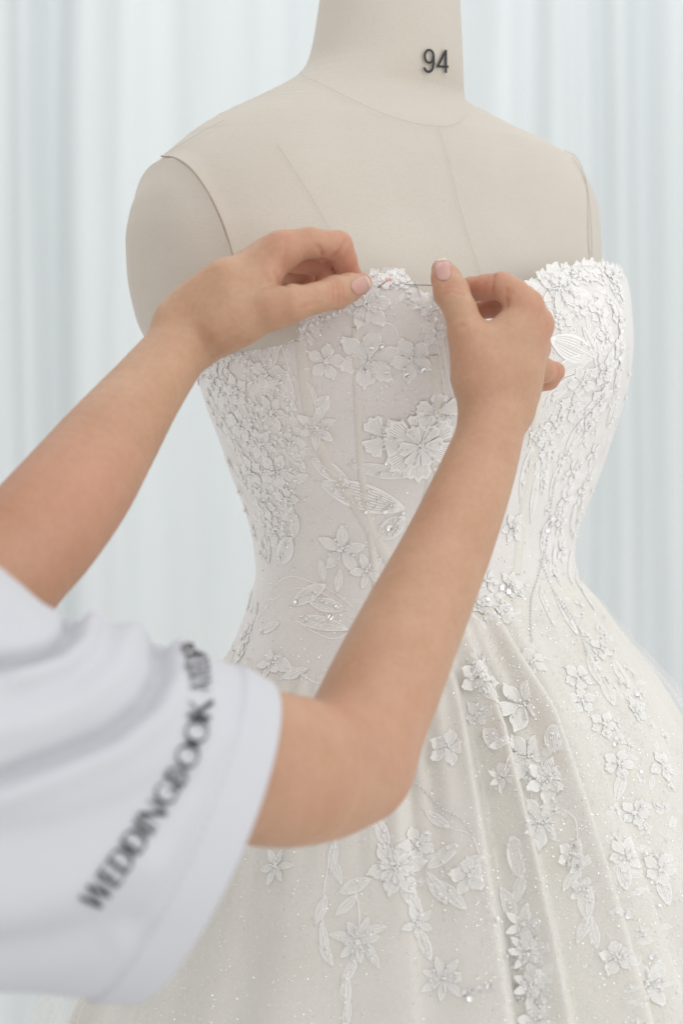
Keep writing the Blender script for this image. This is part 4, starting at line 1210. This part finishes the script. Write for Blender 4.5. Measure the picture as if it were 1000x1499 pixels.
# --- leaves: (x, y, length, width, direction, beads)
for lf in [(472, 592, 34, 22, 55, 3), (456, 576, 40, 13, 110, 0), (484, 690, 66, 26, -32, 8), (532, 728, 128, 44, -18, 46), (560, 690, 90, 22, -12, 10), (574, 772, 50, 30, 40, 14), (472, 834, 32, 13, 100, 0), (496, 850, 34, 13, 80, 0), (418, 806, 50, 30, 60, 8),
           (400, 520, 54, 18, 70, 2), (420, 560, 40, 16, -60, 0), (420, 590, 38, 20, -30, 3), (432, 670, 44, 18, -40, 2), (440, 700, 30, 14, 30, 0), (356, 600, 40, 16, 120, 0), (338, 640, 40, 15, -60, 0), (352, 664, 44, 15, -55, 0), (372, 716, 46, 15, -65, 0), (384, 760, 50, 15, -75, 0),
           (392, 800, 50, 15, -80, 2), (330, 590, 40, 16, 100, 0), (320, 610, 36, 14, -70, 0), (432, 770, 40, 16, 80, 2), (452, 870, 60, 26, 20, 8), (478, 886, 56, 22, 160, 10), (470, 912, 90, 22, -20, 16), (396, 918, 36, 16, 0, 0), (372, 900, 40, 16, 60, 0), (412, 972, 50, 22, -40, 3),
           (432, 986, 44, 16, 10, 0), (366, 876, 44, 14, 70, 0),
           (868, 400, 50, 20, -30, 2), (896, 398, 30, 16, 20, 1), (838, 510, 76, 40, 160, 0), (836, 536, 70, 26, 200, 0), (876, 520, 50, 18, 100, 0), (862, 496, 40, 12, 120, 0), (884, 510, 46, 14, 70, 1), (905, 550, 50, 20, 80, 4), (896, 600, 50, 20, 60, 6), (820, 570, 60, 20, 40, 8), (868, 610, 60, 22, 50, 10),
           (840, 640, 60, 20, 60, 6), (798, 690, 60, 16, 80, 3), (770, 690, 80, 18, 75, 6), (782, 726, 70, 14, 80, 2), (814, 700, 60, 18, 65, 5), (800, 780, 56, 24, 60, 12), (822, 750, 60, 18, 75, 6), (838, 760, 50, 14, 85, 2), (812, 830, 60, 14, 100, 4), (834, 830, 60, 14, 80, 3), (690, 850, 50, 18, 20, 6),
           (724, 880, 50, 16, -10, 6), (856, 870, 60, 14, -50, 3), (800, 890, 70, 16, -80, 4), (830, 900, 70, 14, -60, 3),
           (650, 1252, 56, 22, 35, 8), (640, 1300, 56, 20, -60, 8), (662, 1310, 60, 20, -50, 3), (690, 1262, 40, 18, 20, 3), (520, 1296, 50, 22, 20, 4), (508, 1324, 44, 16, 40, 2), (470, 1330, 44, 16, 70, 0), (474, 1372, 46, 14, 100, 2), (478, 1396, 40, 15, -60, 1), (488, 1250, 50, 16, 80, 3), (494, 1276, 40, 14, -70, 0),
           (512, 1420, 50, 16, 60, 3), (506, 1450, 50, 18, 90, 6), (508, 1484, 44, 14, 80, 3), (546, 1400, 40, 14, -60, 2), (548, 1360, 40, 14, 10, 1), (500, 1370, 40, 14, 170, 1), (606, 1320, 50, 18, -60, 4), (622, 1382, 50, 18, -70, 5),
           (756, 1252, 60, 22, 100, 3), (742, 1320, 50, 22, 110, 5), (760, 1300, 40, 14, 80, 0), (852, 1264, 40, 14, 220, 1), (838, 1284, 44, 14, 240, 0), (858, 1318, 60, 18, -85, 3), (856, 1356, 50, 14, 250, 2), (870, 1366, 44, 12, -80, 0), (722, 1080, 40, 20, -60, 6), (720, 1010, 50, 22, -70, 8), (735, 1086, 34, 14, 20, 1),
           (810, 1080, 40, 18, 100, 3), (908, 1148, 50, 16, 80, 3), (914, 1280, 46, 18, -80, 3), (972, 1300, 50, 18, -70, 2), (890, 1010, 50, 16, -60, 3), (870, 980, 50, 14, -60, 2), (910, 985, 50, 16, -50, 2), (560, 1220, 50, 20, -70, 4), (596, 1300, 44, 20, -90, 4), (640, 1200, 44, 16, -40, 2)]:
    leaf(*lf[:5], beads=lf[5])
# --- cords
for c_ in [[(384, 890), (398, 862), (424, 844), (456, 852), (490, 868), (518, 890)], [(372, 912), (396, 884), (430, 862), (466, 866), (500, 888)], [(430, 905), (460, 925), (490, 935), (512, 925)], [(472, 592), (474, 605), (464, 626)],
           [(450, 668), (440, 660), (456, 655)], [(560, 470), (578, 480), (584, 500), (580, 520)], [(590, 440), (612, 450), (628, 470)], [(640, 500), (646, 540), (652, 580), (660, 612)], [(648, 500), (656, 550), (664, 590)], [(424, 975), (470, 1000), (500, 985)],
           [(385, 510), (388, 560), (384, 620), (392, 680), (386, 740), (390, 800)], [(410, 500), (420, 530), (424, 560)], [(856, 460), (866, 500), (878, 520)], [(880, 470), (876, 500), (880, 520)], [(780, 600), (800, 580), (830, 555), (862, 540)],
           [(740, 1140), (744, 1110), (758, 1090), (776, 1080)], [(778, 1170), (780, 1150), (790, 1130)], [(812, 1180), (840, 1196), (846, 1236)], [(640, 1200), (662, 1212), (690, 1222), (702, 1250)], [(650, 1270), (672, 1276), (690, 1282)], [(520, 1300), (526, 1340), (522, 1380), (510, 1420), (506, 1490)],
           [(486, 1240), (476, 1290), (472, 1340), (478, 1400)], [(768, 1340), (778, 1400), (786, 1460)], [(846, 1240), (852, 1300), (866, 1370)], [(790, 660), (776, 700), (770, 740)], [(800, 670), (784, 700), (776, 750)]]:
    cord(c_)
for s_ in [[(812, 700), (806, 740), (800, 790), (788, 840), (778, 876), (776, 905), (778, 940)], [(600, 1136), (620, 1156), (650, 1184), (680, 1202), (694, 1222)], [(684, 966), (690, 985), (692, 1004)], [(822, 880), (846, 920), (860, 960)], [(790, 820), (812, 870), (836, 910)], [(704, 1076), (716, 1092), (724, 1108)]]:
    strand(s_)
strand([(432, 486), (446, 478), (462, 474), (480, 464), (500, 456)], .0014, 3.0, 'pearl_edging', M_PEARL)

# --- small lace filling the dense parts, far too small to pick apart
net = Net()
def fill(poly, count, rmin=7, rmax=13):
    p = np.array(poly, float); x0, y0 = p.min(0); x1, y1 = p.max(0); done = 0
    while done < count:
        x, y = random.uniform(x0, x1), random.uniform(y0, y1)
        inside = False
        for (ax, ay), (bx, by) in zip(p, np.roll(p, -1, 0)):
            if (ay > y) != (by > y) and x < (bx - ax) * (y - ay) / (by - ay) + ax: inside = not inside
        if not inside: continue
        done += 1
        if random.random() < .55: leaf(x, y, random.uniform(2.2, 3.6) * rmin, random.uniform(1, 1.6) * rmin, random.uniform(0, 360), stuff=net)
        else: flower(x, y, random.uniform(rmin, rmax), 5, random.choice(['round', 'point']), random.uniform(0, 72), stuff=net)
fill([(292, 548), (395, 505), (424, 520), (430, 600), (444, 660), (430, 760), (415, 800), (384, 830), (372, 780), (340, 690), (305, 590)], 300)
fill([(792, 408), (905, 396), (925, 440), (926, 520), (916, 580), (890, 660), (850, 760), (842, 830), (800, 860), (800, 740), (780, 700), (770, 640), (820, 590), (880, 520), (800, 480)], 230)
fill([(690, 850), (770, 850), (760, 905), (690, 920)], 22)
fill([(690, 950), (720, 950), (724, 1060), (690, 1040)], 16, 6, 10)
fill([(745, 1060), (815, 1080), (830, 1220), (770, 1240)], 16, 6, 10)
fill([(746, 1330), (790, 1340), (812, 1499), (766, 1499)], 40, 6, 11)
fill([(820, 860), (870, 900), (940, 990), (975, 1080), (930, 1060), (860, 960)], 40, 6, 10)
fill([(880, 1040), (975, 1080), (1000, 1300), (1000, 1499), (920, 1499), (890, 1250)], 60, 7, 12)
fill([(552, 1215), (620, 1210), (650, 1260), (600, 1310), (560, 1300)], 16, 6, 10)
fill([(545, 404), (590, 404), (640, 440), (655, 470), (630, 480), (600, 440), (550, 430)], 26, 5, 9)
fill([(420, 486), (510, 440), (520, 452), (440, 500)], 14, 5, 9)
fill([(800, 396), (905, 396), (908, 410), (800, 412)], 24, 6, 10)
fill([(340, 900), (380, 880), (400, 940), (370, 985), (335, 975)], 14, 6, 10)
class SpotAt(Spot):
    def __init__(s, p, n, rot):
        s.ok, s.n = True, n
        tx = Vector((0, 0, 1)).cross(n).normalized(); ty = n.cross(tx)
        s.tx, s.ty = tx * math.cos(rot) + ty * math.sin(rot), ty * math.cos(rot) - tx * math.sin(rot)
        s.c = s.c0 = p; s.k = S0
for k in range(150):
    ti = random.uniform(165, NT + 6) % NT; z = random.uniform(zw, 1.30) if k % 3 else random.uniform(zw - .3, zw)
    p = DRz(ti, z); ctr = DR[int(np.interp(-z, -levD, np.arange(len(levD))))].mean(0); d_ = Vector(p - ctr); d_.z = 0
    l, n, i, d = BD.ray_cast(Vector((ctr[0], ctr[1], z)) + d_ * 1.4, -d_.normalized())
    if l is None or z > ztop(ti) - .015: continue
    if n.dot(d_) < 0: n = -n
    for g in petals_of(SpotAt(l, n, random.uniform(0, 6)), random.uniform(.008, .02), 5, random.choice(['round', 'point']), .42, .0004, k + 900): net.add(*g)
o = net_obj('fine_lace', net.v, net.u, net.f, M_NET, dress); o['kind'] = 'stuff'
class EdgeSpot(SpotAt):
    def lay(s, u, v, h):
        p = s.c + s.tx * u + s.ty * v
        l, n, i, d = BD.ray_cast(p + s.n * 0.012, -s.n, 0.02)
        if l is None or n.dot(s.n) < .3 and -n.dot(s.n) < .3: return p + s.n * (h - .0004)
        return l + (n if n.dot(s.n) > 0 else -n) * h
tt_ = ts[0] - 1
while tt_ < ts[-1] + 6:
    zt_ = ztop(tt_) - random.uniform(.0005, .004)
    p = Vector(DRz(tt_, zt_)); l, n, i, d = BD.find_nearest(p)
    ctr = Vector(DR[60].mean(0)); out_ = p - ctr; out_.z = 0
    if n.dot(out_) < 0: n = -n
    n.z *= .3; n.normalize()
    sp = EdgeSpot(l, n, random.uniform(0, 6)); nn = Net()
    rr_ = random.uniform(.0055, .0095)
    for g in petals_of(sp, rr_, random.choice([5, 5, 6]), random.choice(['round', 'round', 'point']), .44, .0006, int(tt_ * 31)): nn.add(*g)
    net_obj('edge_blossom', nn.v, nn.u, nn.f, M_NET, dress)
    for k in range(3): PEARLS.add(ico(sp.lay(random.uniform(-.002, .002), random.uniform(-.002, .002), .0012), random.uniform(.0006, .0011), 1))
    tt_ += random.uniform(1.2, 2.6)
# --- seed pearls, sequins, glitter
def scatter(poly, count, fn):
    p = np.array(poly, float); x0, y0 = p.min(0); x1, y1 = p.max(0)
    n = 0
    while n < count:
        x, y = random.uniform(x0, x1), random.uniform(y0, y1); inside = False
        for (ax, ay), (bx, by) in zip(p, np.roll(p, -1, 0)):
            if (ay > y) != (by > y) and x < (bx - ax) * (y - ay) / (by - ay) + ax: inside = not inside
        if not inside: continue
        n += 1
        l, nn, _ = hit(BD, x, y)
        if l is not None: fn(l, nn)
bodice_poly = [(292, 548), (545, 410), (600, 424), (680, 480), (790, 410), (915, 400), (925, 520), (845, 790), (845, 850), (370, 850)]
skirt_poly = [(370, 850), (845, 850), (960, 1030), (1000, 1100), (1000, 1499), (130, 1499), (330, 985)]
scatter(bodice_poly, 260, lambda l, n: PEARLS.add(ico(l + n * .0005, random.choice([.0005, .0006, .0009]), 1)))
scatter(skirt_poly, 160, lambda l, n: PEARLS.add(ico(l + n * .0005, random.choice([.0005, .0007]), 1)))
o = PEARLS.build('seed_pearls', M_PEARL); under(dress, o); o['kind'] = 'stuff'
gl = MB()
def flake(l, n, r):
    a = Vector((random.gauss(0, 1), random.gauss(0, 1), random.gauss(0, 1))).normalized()
    nn = (n * 1.2 + a).normalized(); u = nn.orthogonal().normalized(); v = nn.cross(u); c = l + n * (r * .7 + .0004)
    gl.add(([c + u * r, c + v * r, c - u * r, c - v * r], [(0, 1, 2, 3)]))
scatter(bodice_poly, 1500, lambda l, n: flake(l, n, random.uniform(.00022, .0005)))
scatter([(520, 540), (640, 545), (660, 600), (600, 650), (500, 620)], 500, lambda l, n: flake(l, n, random.uniform(.0002, .0004)))
scatter(skirt_poly, 5000, lambda l, n: flake(l, n, random.uniform(.00022, .00055)))
scatter([(690, 900), (800, 860), (1000, 1100), (1000, 1499), (700, 1499)], 4500, lambda l, n: flake(l, n, random.uniform(.00022, .0006)))
o = gl.build('glitter', M_GLITTER, smooth=False); under(dress, o); o['kind'] = 'stuff'
def sequin(px, py, r=.0020, tilt=.5):
    l, n, _ = hit(BD, px, py)
    if l is None: return
    a = Vector((random.gauss(0, 1), random.gauss(0, 1), random.gauss(0, 1))).normalized()
    nn = (n + a * tilt).normalized(); u = nn.orthogonal().normalized(); v = nn.cross(u)
    vs_, fs_ = [l + n * .0022 - nn * .0005], []
    for k in range(14):
        t = 2 * math.pi * k / 14; vs_.append(l + n * .0022 + (u * math.cos(t) + v * math.sin(t)) * r)
    for k in range(14): fs_.append((0, 1 + k, 1 + (k + 1) % 14))
    under(dress, mesh_obj('sequin', vs_, fs_, M_SEQUIN))
for q in [(895, 402), (906, 485), (903, 524), (900, 543), (758, 870), (805, 765), (798, 775), (792, 778), (850, 845), (940, 1180), (945, 1250), (962, 1252), (965, 1342), (964, 1326), (683, 1454), (692, 1450), (704, 1448), (718, 1444), (690, 1462), (842, 1238), (833, 1265), (848, 1268),
          (726, 1346), (742, 1396), (752, 1416), (751, 1444), (776, 1446), (800, 1446), (800, 1462), (758, 1460), (738, 1400), (856, 1346), (906, 1000), (930, 1018), (884, 904), (472, 880), (494, 888), (486, 905), (436, 882), (566, 678), (564, 748), (590, 750), (570, 772), (536, 748), (910, 470), (916, 510), (880, 462),
          (936, 1130), (900, 1090), (975, 1230), (955, 1400), (920, 1340), (655, 1090), (648, 1082), (700, 960), (708, 970), (560, 505), (535, 540), (566, 545), (545, 508), (620, 540), (596, 548), (700, 850), (712, 880), (734, 862), (742, 868)]:
    sequin(*q, r=random.uniform(.0013, .0021))
# --- bones sewn under the bodice net
def band(pts, w, name):
    v, f = [], []
    pp = resample(pts, 6)
    for i, (x, y) in enumerate(pp):
        x2, y2 = pp[min(i + 1, len(pp) - 1)]; x1, y1 = pp[max(i - 1, 0)]; tx, ty = x2 - x1, y2 - y1; l_ = math.hypot(tx, ty)
        for q, h in ((-1, -.0002), (-.8, .0006), (0, .0008), (.8, .0006), (1, -.0002)):
            l, n, _ = hit(BD, x - ty / l_ * w * q, y + tx / l_ * w * q)
            if l is None: l, n, _i, _d = BD.find_nearest(P(x, y, -.12))
            v.append(l + n * h)
    for i in range(len(pp) - 1):
        for j in range(4): f.append((i*5+j, i*5+j+1, i*5+j+6, i*5+j+5))
    under(dress, mesh_obj(name, v, f, M_SKIRT))
band([(440, 500), (452, 600), (470, 660), (520, 740), (575, 830)], 9, 'boning_channel')
band([(636, 520), (640, 600), (632, 700), (610, 800), (600, 860)], 9, 'boning_channel')
band([(520, 480), (524, 600), (530, 700), (545, 800), (552, 880)], 6, 'boning_channel')
band([(790, 560), (778, 680), (765, 760), (756, 840)], 7, 'boning_channel')
# --- pin and needle
def rod(name, a, b, r, mat, label, cat):
    v, f = tube([a, (a + b) / 2, b], [r, r, r * .4], 8); o = mesh_obj(name, v, f, mat); tag(o, label, cat); return o
n0, n1_ = P(592, 417, -.178), P(650, 418.5, -.196)
rod('sewing_needle', n1_, n0, .00045, M_STEEL, 'thin steel needle held level between the raised thumb and the lace edge', 'needle')
pe = empty('pearl_pin', P(568, 409, -.19)); tag(pe, 'pearl-headed pin with pink beads stuck in the lace edge beside the pinching thumb', 'pin')
a, b = P(569, 409, -.186), P(553, 422, -.180)
v, f = tube([a, b], .0004, 6); under(pe, mesh_obj('pin_shaft', v, f, M_STEEL))
for (x, y, r_, m_) in [(567.5, 409.5, .0014, M_PINK), (572, 409, .0013, M_PINK)]:
    under(pe, mesh_obj('pin_head', *ico(P(x, y, -.187), r_, 2), m_))
